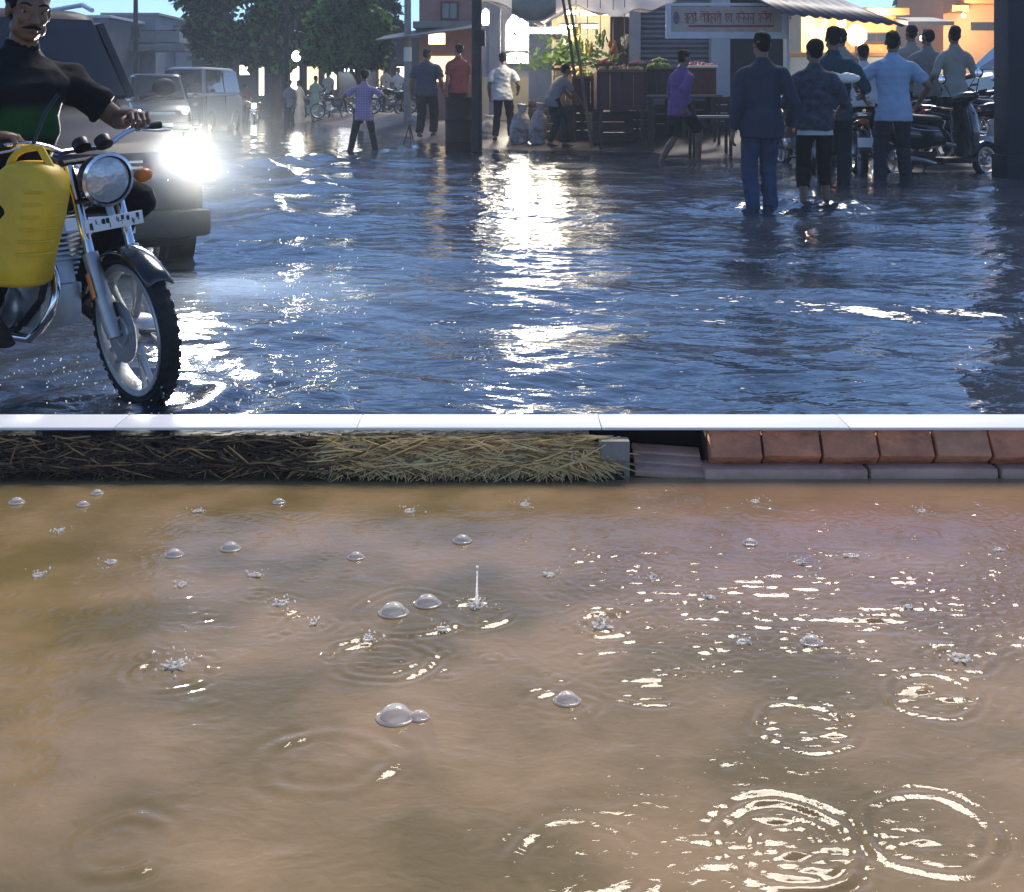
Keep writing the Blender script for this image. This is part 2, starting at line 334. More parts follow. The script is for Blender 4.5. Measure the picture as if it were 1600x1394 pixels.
straw('straw_bundle', 'golden dry straw hanging under the white dividing strip left of the grey post', PX(520, KY0), X_L - .015, 2300, [s1, s4, s2], (.0, .03), (.045, .112), 2, 1)
straw('straw_mat', 'dark rotted straw and mud along the left end of the kerb', -1.75, PX(570, KY0), 1100, [s3, s3, s3, s2], (.0, .05), (.03, .112), 3, 1)
# ------------------------------------------------------------------ trees
def tree(name, label, base, trunk_h, trunk_r, limbs, clumps, n, leaf, cols, seed, bark=None, group='street trees'):
    r = random.Random(seed); t = thing(name, label, 'tree', base, 0, group)
    bark = bark or pm('bark', (.05, .038, .03), .9, 0, .5, 9, .6, stretch=(1, 1, .25))
    b = MB(); top = Vector((r.uniform(-.1, .1), 0, trunk_h))
    b.tube(curve((0, 0, -.3), (r.uniform(-.15, .15), 0, trunk_h * .5), top, 6), [trunk_r * (1.35 - .8 * i / 6) for i in range(7)], 10)
    for cx, cy_, cz, cr in clumps[:limbs]:
        c = Vector((cx, cy_, cz)); s0 = Vector((0, 0, trunk_h * r.uniform(.62, .95))); b.tube(curve(s0, s0.lerp(c, .5) + V(0, 0, .25 * cr), c, 5), [trunk_r * .45, trunk_r * .38, trunk_r * .3, trunk_r * .22, trunk_r * .15, trunk_r * .06], 6)
    b.build('trunk', bark, t)
    for k, c in enumerate(cols):
        rs = np.random.RandomState(seed * 7 + k); vs = []; 
        wts = np.array([q[3] ** 2 for q in clumps]); wts = wts / wts.sum(); m = n // len(cols)
        idx = rs.choice(len(clumps), m, p=wts); C_ = np.array(clumps)[idx]
        # small twig clusters inside each clump
        d = rs.normal(size=(m, 3)); d /= np.linalg.norm(d, axis=1)[:, None]; rad = rs.rand(m) ** .45
        ctr = C_[:, :3] + d * (C_[:, 3] * rad * rs.uniform(.75, 1.1, m))[:, None] * np.array([1, .9, .8])
        a = rs.normal(size=(m, 3)); a[:, 2] -= .5; a /= np.linalg.norm(a, axis=1)[:, None]
        q = rs.normal(size=(m, 3)); bb = np.cross(a, q); bb /= np.linalg.norm(bb, axis=1)[:, None]
        L_ = leaf * rs.uniform(.6, 1.3, m)[:, None]; nn = np.cross(a, bb)
        p0 = ctr; p1 = ctr + a * L_ * .5 + bb * L_ * .32 + nn * L_ * .1; p2 = ctr + a * L_; p3 = ctr + a * L_ * .5 - bb * L_ * .32 + nn * L_ * .1
        P = np.stack([p0, p1, p2, p3], 1).reshape(-1, 3)
        me = bpy.data.meshes.new('crown'); me.from_pydata(P.tolist(), [], [(i * 4, i * 4 + 1, i * 4 + 2, i * 4 + 3) for i in range(m)])
        o = link('crown', me, c, t); o['kind'] = 'stuff'
    return t
def leafm(n, c):
    m = pm(n, c, .5, 0, .5, 1.5, 0); t = m.node_tree; b_ = t.nodes['Principled BSDF']; tr_ = t.nodes.new('ShaderNodeBsdfTranslucent'); mx_ = t.nodes.new('ShaderNodeMixShader'); mx_.inputs[0].default_value = .55
    t.links.new(b_.inputs['Base Color'].links[0].from_socket, tr_.inputs[0]); t.links.new(b_.outputs[0], mx_.inputs[1]); t.links.new(tr_.outputs[0], mx_.inputs[2]); t.links.new(mx_.outputs[0], t.nodes['Material Output'].inputs[0]); return m
lg1, lg2, lg3, lg4 = leafm('leaf_dark', (.022, .05, .014)), leafm('leaf_mid', (.10, .25, .05)), leafm('leaf_light', (.24, .44, .10)), leafm('leaf_black', (.012, .022, .012))
def clumps_px(Y, base, items):  # (px, py, radius px) -> clump relative to base
    out = []
    r = random.Random(len(items))
    for px, py, rp in items: p = W(px, py, Y); out.append((p.x - base[0], r.uniform(-.6, .6) * rp / FPX * Y, p.z - base[2], rp / FPX * Y))
    return out
bs = (PX(430, 50), 50, ground(PX(430, 50), 50))
tree('shade_tree', 'big dark shade tree with tall bare trunk beside lit shops', bs, 3.6, .2, 9, clumps_px(50, bs, [(330, 20, 38), (375, 60, 34), (420, 30, 45), (350, -25, 45), (440, -20, 50), (320, 70, 22), (465, 70, 30), (400, 85, 26), (480, 20, 40), (300, -10, 30), (345, 95, 18), (440, 100, 20), (310, 45, 22)]), 15000, .3, [lg1, lg4, lg2], 5)
bs = (PX(560, 43), 43, ground(PX(560, 43), 43))
tree('round_tree', 'round bright green tree above the parked motorcycles', bs, 2.2, .12, 9, clumps_px(43, bs, [(530, 20, 36), (570, 30, 36), (510, 60, 32), (590, 65, 24), (550, 75, 38), (545, -15, 40), (520, 95, 22), (585, 92, 18), (555, 45, 34), (500, 35, 22), (490, 85, 18), (600, 45, 14)]), 14000, .26, [lg2, lg3, lg3, lg2, lg1], 8)
bs = (PX(605, 58), 58, ground(PX(605, 58), 58))
tree('dark_tree', 'dark tree behind the round green tree, next to concrete pole', bs, 3.5, .18, 6, clumps_px(58, bs, [(600, 10, 26), (615, 40, 18), (575, -10, 35), (610, -25, 26), (590, 60, 20), (600, 80, 18)]), 4000, .34, [lg1, lg4], 9)
bs = (PX(1418, 60), 60, ground(PX(1418, 60), 60))
tree('yard_tree', 'small bright tree between two orange houses', bs, 2.4, .12, 5, clumps_px(60, bs, [(1412, 25, 16), (1425, 42, 16), (1408, 55, 14), (1430, 15, 14), (1420, 0, 18)]), 2600, .34, [lg3, lg2], 12)
bs = (PX(1262, 52), 52, ground(PX(1262, 52), 52))
tree('yard_tree', 'small dark-topped green tree beside the pale blue wall', bs, 1.9, .1, 4, clumps_px(52, bs, [(1258, 45, 13), (1270, 52, 10), (1250, 55, 9)]), 1600, .3, [lg3, lg1], 13)
# ------------------------------------------------------------------ buildings
def windows(t, mb_at, specs, frame_m, pane_m, y):      # each window: recessed pane in a proud frame
    for (x0, z0, x1, z1) in specs:
        f = MB(); fw = .06
        f.box(((x0 + x1) / 2, y, z0), (x1 - x0 + fw, .09, fw)); f.box(((x0 + x1) / 2, y, z1), (x1 - x0 + fw, .09, fw))
        for x in (x0, x1): f.box((x, y, (z0 + z1) / 2), (fw, .088, z1 - z0 - fw))
        f.box(((x0 + x1) / 2, y + .01, (z0 + z1) / 2), (fw * .6, .05, z1 - z0 - fw))
        o = f.build('window', frame_m, t, smooth=False)
        p = MB(); p.box(((x0 + x1) / 2, y + .005, (z0 + z1) / 2), (x1 - x0 - fw, .02, z1 - z0 - fw)); p.build('pane', pane_m, o, smooth=False)
def house(label, px0, px1, pyt, Y, depth, wall_m, wins=(), roof_m=None, slabs=(), lit=None, name='house', pane=None, roof_over=.25, frame=None):
    """wins in photo pixels (x0, ytop, x1, ybottom); slabs: projecting balconies/canopies (x0, x1, y, thick, out)"""
    x0, x1 = PX(px0, Y), PX(px1, Y); zt = ZY(pyt, Y); zg = ground((x0 + x1) / 2, Y) - .15
    cx = (x0 + x1) / 2; t = thing(name, label, 'building', (cx, Y, zg)); h = zt - zg
    b = MB(); b.box((0, depth / 2, h / 2), (x1 - x0, depth, h)); b.build('wall', wall_m, t, smooth=False)
    b = MB(); b.box((0, depth / 2 - .02, h + .06), (x1 - x0 + 2 * roof_over, depth + 2 * roof_over, .14)); b.build('roof', roof_m or concrete, t, smooth=False, bevel=.02)
    windows(t, None, [(PX(a, Y) - cx, ZY(d, Y) - zg, PX(c, Y) - cx, ZY(b_, Y) - zg) for a, b_, c, d in wins], frame or wood_dark, pane or dark_glass, -.03)
    for a, c, yy, th, out in slabs:
        b = MB(); b.box(((PX(a, Y) + PX(c, Y)) / 2 - cx, -out / 2 - .001, ZY(yy, Y) - zg), (PX(c, Y) - PX(a, Y), out, th)); b.build('canopy', roof_m or concrete, t, smooth=False, bevel=.015)
    return t, cx, zg
pale = pm('pale_plaster', (.40, .43, .48), .85, 0, .3, 1.2, .15); pale2 = pm('blue_grey_plaster', (.22, .26, .32), .85, 0, .35, 1.5, .15)
white_wall = pm('white_plaster', (.62, .64, .66), .8, 0, .2, 1.5, .1); dark_wall = pm('dark_plaster', (.09, .10, .12), .85, 0, .4, 1.2, .15)
lit_white = em('shop_glow', (1, .93, .72), 1.5); lit_warm = em('shop_glow_warm', (1, .72, .38), .9)
t, cx, zg = house('pale two storey house with long balcony at far left street end', 166, 243, 24, 72, 7, pale2, [(175, 36, 190, 54), (205, 36, 222, 54)], concrete, [(160, 292, 60, .6, 1.6), (168, 306, 77, .35, 2.4)])
for i in range(12):
    b = MB(); b.tube([(PX(165 + i * 11, 72) - cx, -1.55, ZY(58, 72) - zg), (PX(165 + i * 11, 72) - cx, -1.55, ZY(50, 72) - zg)], .03, 6); b.build('baluster', dark_iron, t)
b = MB(); b.tube([(PX(162, 72) - cx, -1.55, ZY(50, 72) - zg), (PX(290, 72) - cx, -1.55, ZY(50, 72) - zg)], .035, 6); b.build('railing', dark_iron, t)
house('low blue-grey house with white upper room behind big tree', 240, 306, 33, 78, 8, pale2, [(262, 38, 272, 50)], concrete)
house('bright white rooftop room beside big dark tree', 274, 302, 42, 76, 1.6, white_wall, [(282, 46, 292, 54)], concrete, name='rooftop_room', roof_over=.1)
house('dark flat-roofed house at left behind the car', 60, 168, 28, 66, 7, dark_wall, [(136, 44, 156, 62)], white_wall, [(120, 172, 66, .5, 1.5)])
house('distant grey house closing the far street end', 100, 320, 70, 118, 8, pale2, [(150, 90, 170, 110), (210, 90, 225, 110), (280, 92, 295, 110)], concrete)
# lit shops left of the big tree trunk
t, cx, zg = house('dim shop row with two glowing windows behind big tree', 300, 436, 58, 64, 6, dark_wall, [], pm('tin_grey', (.2, .21, .22), .5, .3, .4, 2, .1), [(300, 436, 92, .2, 1.2)], name='shop_row')
for a, b_, c, d in ((343, 101, 360, 122), (374, 101, 392, 118), (404, 104, 414, 150)):
    windows(t, None, [(PX(a, 64) - cx, ZY(d, 64) - zg, PX(c, 64) - cx, ZY(b_, 64) - zg)], wood_dark, lit_white, -.04)
t, cx, zg = house('long shop row with bright open fronts behind parked motorcycles', 438, 668, 60, 60, 6, dark_wall, [], pm('tin_grey', (0, 0, 0)), [(438, 600, 92, .15, 1.6)], name='shop_row')
for i, (a, c, mt) in enumerate(((452, 470, lit_white), (478, 500, lit_warm), (506, 528, lit_white), (590, 612, lit_warm), (618, 634, lit_white))):
    x0, x1 = PX(a, 60) - cx, PX(c, 60) - cx; zb, ztp = ZY(160, 60) - zg, ZY(102, 60) - zg
    b = MB()
    for x in (x0, x1): b.box((x, -.05, (zb + ztp) / 2), (.12, .16, ztp - zb))
    b.box(((x0 + x1) / 2, -.05, ztp), (x1 - x0, .16, .14)); f = b.build('doorway', wood_dark, t, smooth=False)
    b = MB(); b.box(((x0 + x1) / 2, -.02, (zb + ztp) / 2 + .3), (x1 - x0 - .12, .02, ztp - zb - .6)); b.build('lit_opening', mt, f, smooth=False)
b = MB(); b.box((PX(548, 60) - cx, -.9, ZY(107, 60) - zg), (PX(560, 60) - PX(530, 60), .06, .28)); b.build('sign_light', em('tube_white', (1, 1, .95), 12), t, bevel=.02)
# pink building and tin awning in the middle
pink = pm('pink_plaster', (.42, .2, .18), .8, 0, .35, 2, .15)
t, cx, zg = house('pink upper storey building behind the dark pole', 655, 752, -60, 40, 6, pink, [(690, 4, 715, 30)], concrete, [(650, 755, 42, .2, 1.3)])
b = MB(); b.sheet([[(PX(600, 40) - cx, -2.6, ZY(68, 40) - zg), (PX(665, 40) - cx, -2.6, ZY(60, 40) - zg), (PX(742, 40) - cx, -2.6, ZY(50, 40) - zg)], [(PX(600, 40) - cx, .1, ZY(56, 40) - zg), (PX(665, 40) - cx, .1, ZY(44, 40) - zg), (PX(742, 40) - cx, .1, ZY(30, 40) - zg)]])
o = b.build('tin_awning', pm('tin_grey', (0, 0, 0)), t, smooth=False); m_ = o.modifiers.new('s', 'SOLIDIFY'); m_.thickness = .04
b = MB(); b.box((PX(687, 40) - cx, -1.5, ZY(64, 40) - zg), (.5, .08, .34)); b.build('sign_board', em('yellow_sign', (1, .85, .45), 1.2), t, bevel=.01)
b = MB(); b.box((PX(690, 40) - cx, -.02, ZY(108, 40) - zg), (1.0, .03, .8)); b.build('lit_opening', lit_warm, t)
# ------------------------------------------------------------------ main shop with shutter, columns and lit hall
SY = 31.0
shop = thing('market_shop', 'open lit market shop with grey columns and rolled shutter behind the fruit carts', 'building', (PX(900, SY), SY, .2)); sx = PX(900, SY)
grey_plaster = pm('grey_plaster', (.36, .37, .42), .8, 0, .3, 2, .2); cream = pm('cream_plaster', (.60, .54, .38), .8, 0, .25, 2, .15)
def sb(px0, py0, px1, py1, y0, dep):       # box in shop space
    return ((PX(px0, SY) + PX(px1, SY)) / 2 - sx, y0 + dep / 2, (ZY(py0, SY) + ZY(py1, SY)) / 2 - .2), (abs(PX(px1, SY) - PX(px0, SY)), dep, abs(ZY(py0, SY) - ZY(py1, SY)))
def part(name, mat, *a, bevel=0.01, parent=None): b = MB(); b.box(*sb(*a)); return b.build(name, mat, parent or shop, smooth=False, bevel=bevel)
part('back_wall', cream, 742, -40, 990, 200, 2.6, .2)
part('lintel', grey_plaster, 742, -60, 1142, -8, 0, .5)
part('ceiling', grey_plaster, 742, -10, 990, -8, .5, 2.1, bevel=0)
for a in ((764, 782), (826, 862), (984, 1001)): part('column', grey_plaster, a[0], -8, a[1], 200, 0, .36)
part('door_leaf', wood_dark, 955, 25, 984, 190, .3, .06)
part('side_wall', grey_plaster, 988, -8, 1001, 200, .37, 2.2)
# the tall bright windows with pointed tops
tubew = em('tube_lamp', (1, .88, .66), 26); windowlit = em('bright_window', (1, .90, .70), 42)
def arch(px0, px1, pyt, pyb, point, inset=.05):
    x0, x1, zt, zb = PX(px0, SY) - sx, PX(px1, SY) - sx, ZY(pyt, SY) - .2, ZY(pyb, SY) - .2; zs = zt - point; m = (x0 + x1) / 2
    poly = [(x0, zb), (x1, zb), (x1, zs), ((x1 + m) / 2, zs + point * .62), (m, zt), ((x0 + m) / 2, zs + point * .62), (x0, zs)]
    big = [(m + (x - m) * 1.22, z + (.05 if z > zs - .01 else -.05)) for x, z in poly]
    b = MB(); b.prism(big, .16, .30); f = b.build('arched_window', pm('window_frame_grey', (.25, .26, .3), .7, 0, .3, 4, .1), shop, smooth=False)
    b = MB(); b.prism(poly, .12, .158); b.build('bright_pane', windowlit, f, smooth=False)
    b = MB(); b.box((m, .10, (zs + zb) / 2), (.03, .03, zs - zb)); b.box((m, .10, zs), (x1 - x0, .028, .03)); b.build('glazing_bar', dark_iron, f, smooth=False)
part('window_wall', grey_plaster, 742, -8, 828, 120, .305, .12, bevel=0)
arch(753, 764, 14, 36, .12); arch(793, 823, 18, 76, .35); arch(792, 824, 84, 96, .05)
# rolled shutter: real corrugation
b = MB(); rows = []
x0, x1 = PX(1002, SY) - sx, PX(1110, SY) - sx; z = ZY(-8, SY) - .2; k = 0
while z > ZY(190, SY) - .2: rows.append([(x0, .22 + (.06 if k % 4 > 1 else 0), z), (x1, .22 + (.06 if k % 4 > 1 else 0), z)]); z -= .06; k += 1
b.sheet(rows); o = b.build('roller_shutter', pm('shutter_steel', (.16, .17, .21), .45, .5, .3, 2, .1), shop, smooth=False)
part('pale_pillar', pm('pale_blue_plaster', (.40, .46, .54), .8, 0, .25, 2, .15), 1111, -8, 1141, 200, 0, .5)
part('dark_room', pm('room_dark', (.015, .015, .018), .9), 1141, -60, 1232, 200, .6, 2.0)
# lamps inside the hall; the last, outside, is added to brighten the stalls
for i, (a, yy, ln, out) in enumerate(((905, 42, .9, 1.0), (935, 22, .9, 1.6), (880, 20, .7, 1.4), (852, 50, .9, -4.6))):
    t = thing('tube_light', ['fluorescent tube lamp hung low over the fruit in the lit shop', 'upper right fluorescent tube lamp in the lit shop', 'upper left fluorescent tube lamp in the lit shop', 'fluorescent tube added under the tarpaulin to brighten the stalls above the bending man'][i], 'lamp', (PX(a, SY + out), SY + out, ZY(yy, SY + out)))
    b = MB(); b.tube([(-ln / 2, 0, 0), (ln / 2, 0, 0)], .03, 8); b.build('tube', tubew, t)
    b = MB(); b.box((0, 0, .07), (ln + .1, .07, .05)); b.tube([(0, 0, .09), (0, 0, .5)], .008, 5); b.build('batten', white_paint, t)
# goods hanging and standing in the hall
for i, (a, yy, s, c, lab) in enumerate(((872, 52, .16, (.02, .02, .02), 'round black pan hanging on the yellow shop wall'), (887, 60, .2, (.75, .72, .6), 'cream round basket hanging on the yellow shop wall'), (902, 66, .15, (.2, .26, .06), 'green bunch hanging in the lit shop'))):
    b = MB(); b.lathe([(0.001, .03), (s * .5, .025), (s, .0), (s * .96, -.03), (s * .5, -.01), (.001, -.005)], 18, Matrix.Rotation(R(90), 4, 'X')); o = b.build('hanging_pan' if i != 1 else 'hanging_basket', pm('goods%d' % i, c, .5), None); o.location = (PX(a, SY + 2.5), SY + 2.52, ZY(yy, SY + 2.5)); tag(o, lab, 'pan' if i != 1 else 'basket')
# ------------------------------------------------------------------ dark stall shed and banner on the right of the shop
ban = thing('banner', 'beige shop banner with red lettering framed white above the dark doorway', 'banner', (PX(1134, 24), 24, ZY(30, 24)))
bw, bh = PX(1228, 24) - PX(1040, 24), ZY(3, 24) - ZY(45, 24)
b = MB(); b.box((0, 0, 0), (bw - .16, .02, bh - .04)); b.build('cloth', pm('banner_cloth', (.58, .46, .40), .8, 0, .3, 5, .15), ban, smooth=False)
b = MB(); b.box((0, -.012, -bh / 2 - .05), (bw, .05, .13)); b.box((-bw / 2 + .05, -.01, 0), (.1, .045, bh)); b.box((bw / 2 - .04, -.01, 0), (.08, .045, bh)); b.box((0, -.011, bh / 2 + .02), (bw, .046, .05)); b.build('frame', pm('frame_white', (.66, .67, .72), .6, 0, .15, 4, .05), ban, smooth=False, bevel=.004)
b = MB(); r = random.Random(5); x = -.78
ink = pm('red_ink', (.36, .045, .06), .7, 0, .2, 20, 0)
for word in (3, 5, 2, 4, 3):
    ws = [r.choice((.06, .075, .09, .1)) for _ in range(word)]; wl = sum(ws); b.box((x + wl / 2, -.014, .10 + r.uniform(-.004, .004)), (wl, .008, .02)); cx_ = x
    for g_ in ws:
        q = r.randint(0, 5); st = cx_ + g_ * r.uniform(.6, .85)
        if q != 4: b.box((st, -.014, .02), (.015, .008, .15))
        if q in (0, 3): b.tube(curve((st, -.014, .06), (cx_ - .01, -.014, .07), (cx_ + .015, -.014, -.01), 5), .007, 5)
        if q in (1, 4): b.tube(curve((cx_ + .01, -.014, .08), (cx_ + g_ * 1.1, -.014, .05), (cx_ + .012, -.014, .0), 5) + curve((cx_ + .02, -.014, .0), (cx_ + g_ * 1.2, -.014, -.02), (cx_ + .02, -.014, -.06), 5), .007, 5)
        if q in (2, 5): b.tube(curve((st, -.014, .02), (cx_ + g_ * .3, -.014, -.03), (cx_, -.014, .05), 5), .0075, 5)
        if r.random() < .35: b.tube(curve((st, -.014, .10), (st - .02, -.014, .16), (cx_, -.014, .145), 4), .006, 5)
        if r.random() < .25: b.tube(curve((st - .03, -.014, -.06), (st, -.014, -.10), (st + .02, -.014, -.07), 4), .006, 5)
        cx_ += g_
    x += wl + .055
b.build('lettering', ink, ban, smooth=False)
b = MB(); b.ball((-.93, -.016, .02), (.06, .006, .12), 10, 8); b.build('emblem', pm('emblem_grey', (.2, .17, .2), .7), ban)
b = MB(); b.box((.1, -.016, -.13), (1.6, .006, .035)); b.build('red_line', ink, ban, smooth=False)
t = thing('banner_post', 'white slender post carrying the right end of the banner', 'post', (PX(1231, 24), 24.05, ground(PX(1231, 24), 24)))
b = MB(); b.tube([(0, 0, -.2), (0, 0, ZY(-30, 24) - t.location.z)], .035, 8); b.build('shaft', pm('frame_white', (0, 0, 0)), t)
# corrugated sheet over the right-hand view
b = MB(); rows = []
for yy, zz in ((21.2, ZY(22, 21.2)), (26.0, ZY(-22, 26))):
    rows.append([(PX(1222, 21.2) + i * .045, yy, zz + .02 * math.sin(i * 1.4) - i * .0045 + .0 * yy) for i in range(46)])
b.sheet(rows); o = b.build('tin_canopy', pm('tin_dark', (.10, .10, .12), .5, .3, .4, 3, .1), None, angle=180); m_ = o.modifiers.new('s', 'SOLIDIFY'); m_.thickness = .02
tag(o, 'corrugated tin canopy above the people at right', 'canopy')
# ------------------------------------------------------------------ yard and orange houses on the right
orange = pm('orange_plaster', (.82, .34, .12), .75, 0, .2, 1.2, .1); peach = pm('peach_plaster', (.85, .45, .22), .75, 0, .15, 1.2, .1); yellowc = pm('yellow_plaster', (.85, .66, .36), .75, 0, .15, 1.2, .1)
t, cx, zg = house('orange single storey house with red doorway left of small bright tree', 1322, 1400, 18, 46, 5, orange, [(1352, 52, 386 + 1000, 66)], orange, [(1345, 1412, 20, .25, .7)])
t, cx, zg = house('narrow orange and cream house with brown shutter behind teal shirt', 1252, 1322, 14, 48, 5, yellowc, [(1302, 28, 1340 - 18, 60)], orange, [(1300, 1326, 22, .2, .6)], pane=pm('brown_shutter', (.25, .1, .05), .6))
b = MB(); b.box((PX(1310, 48) - cx, -.06, ZY(36, 48) - zg), (.8, .1, 1.2)); b.build('plaster_panel', orange, t)
t, cx, zg = house('large orange house with balcony behind the pale car', 1474, 1660, -40, 50, 6, peach, [(1518, 36, 1562, 46)], orange, [(1474, 1500, 16, .25, 1.0), (1496, 1660, 4, .18, .8)])
house('pale blue outhouse between cream wall and dark roof', 1235, 1253, 30, 50, 3, pm('sky_blue_plaster', (.4, .62, .66), .7, 0, .2, 2, .1), [], concrete, name='outhouse')
t, cx, zg = house('low cream boundary wall with lean-to roof behind the crowd', 1235, 1500, 88, 43, .3, pm('cream_wall', (.80, .74, .55), .75, 0, .15, 1.5, .1), [], orange, name='boundary_wall', roof_over=.05)
shed = thing('yard_shed', 'small shed with dark gap under grey roof beside orange house', 'shed', (PX(1445, 45), 45, ground(PX(1445, 45), 45)))
b = MB(); b.box((0, .8, 1.0), (1.3, 1.6, 2.2)); b.build('wall', cream, shed)
b = MB(); b.box((0, .5, ZY(32, 45) - shed.location.z), (1.6, 2.4, .14), Matrix.Rotation(.12, 3, 'X')); b.build('roof', pm('tin_grey', (0, 0, 0)), shed)
sg = thing('shop_sign', 'glowing cream notice board behind the crowd', 'sign', (PX(1338, 36), 36, ZY(55, 36)))
b = MB(); b.lathe([(.001, .03), (.30, .03), (.32, .015), (.32, -.015), (.30, -.03), (.001, -.03)], 8, Matrix.Rotation(R(22.5), 4, 'Y') @ Matrix.Rotation(R(90), 4, 'X')); b.build('board', em('lit_board', (1, .85, .55), 1.5), sg, bevel=.02)
b = MB(); b.lathe([(.12, 0), (.155, .0), (.155, .012), (.12, .012)], 20, Matrix.Translation((0, -.03, 0)) @ Matrix.Rotation(R(90), 4, 'X'), True); b.build('ring_mark', pm('tan_ink', (.5, .35, .16), .7), sg)
b = MB(); b.tube([(0, .05, -2.2), (0, .05, .1)], .03, 6); b.build('post', dark_iron, sg)
# ------------------------------------------------------------------ motorcycles
def wheel(M, name, root, Rr=.305, tw=.045, spokes=5, wire=False, mats=None):
    T = M @ Matrix.Rotation(R(90), 4, 'X')              # lathe axis z -> wheel axle y
    b = MB(); pr = [(Rr - .055, -tw * .55), (Rr - .03, -tw), (Rr - .008, -tw * .75), (Rr, -tw * .3), (Rr, tw * .3), (Rr - .008, tw * .75), (Rr - .03, tw), (Rr - .055, tw * .55)]
    b.lathe(pr, 40, T, True)
    for i in range(40):                                  # tread blocks
        a = 2 * math.pi * i / 40
        for s in (-1, 1):
            b.box((0, 0, 0), (.007, .026, .030)); A = T @ Matrix.Rotation(a + s * .04, 4, 'Z') @ Matrix.Translation((Rr - .0045, 0, s * tw * .40)); b.v[-8:] = [tuple(A @ Vector(p)) for p in b.v[-8:]]
    w_ = b.build(name, rubber, root)
    b = MB(); ri = Rr - .052; b.lathe([(ri - .022, -.03), (ri, -.036), (ri + .004, -.03), (ri - .012, 0), (ri + .004, .03), (ri, .036), (ri - .022, .03), (ri - .03, 0)], 40, T, True); b.build('rim', mats or alloy, w_)
    b = MB(); b.lathe([(.001, -.06), (.05, -.06), (.062, -.03), (.062, .03), (.05, .06), (.001, .06)], 20, T); b.lathe([(.001, -.075), (.014, -.075), (.014, .075), (.001, .075)], 8, T); b.build('hub', alloy, w_)
    b = MB()
    if wire:
        for i in range(24):
            a = 2 * math.pi * i / 24; s = 1 if i % 2 else -1; b.tube([T @ V(.05 * math.cos(a), .05 * math.sin(a), .035 * s), T @ V((ri - .02) * math.cos(a + .5 * s), (ri - .02) * math.sin(a + .5 * s), 0)], .0022, 4)
    else:
        for i in range(spokes):
            a = 2 * math.pi * i / spokes
            for s in (-.13, .13): b.tube([T @ V(.05 * math.cos(a), .05 * math.sin(a), 0), T @ V(ri * .6 * math.cos(a + s * .8), ri * .6 * math.sin(a + s * .8), 0), T @ V((ri - .02) * math.cos(a + s), (ri - .02) * math.sin(a + s), 0)], [(.012, .016), (.009, .013), (.009, .016)], 6, flat=T.to_3x3() @ V(-math.sin(a), math.cos(a), 0))
    b.build('spokes', mats or alloy, w_)
    return w_
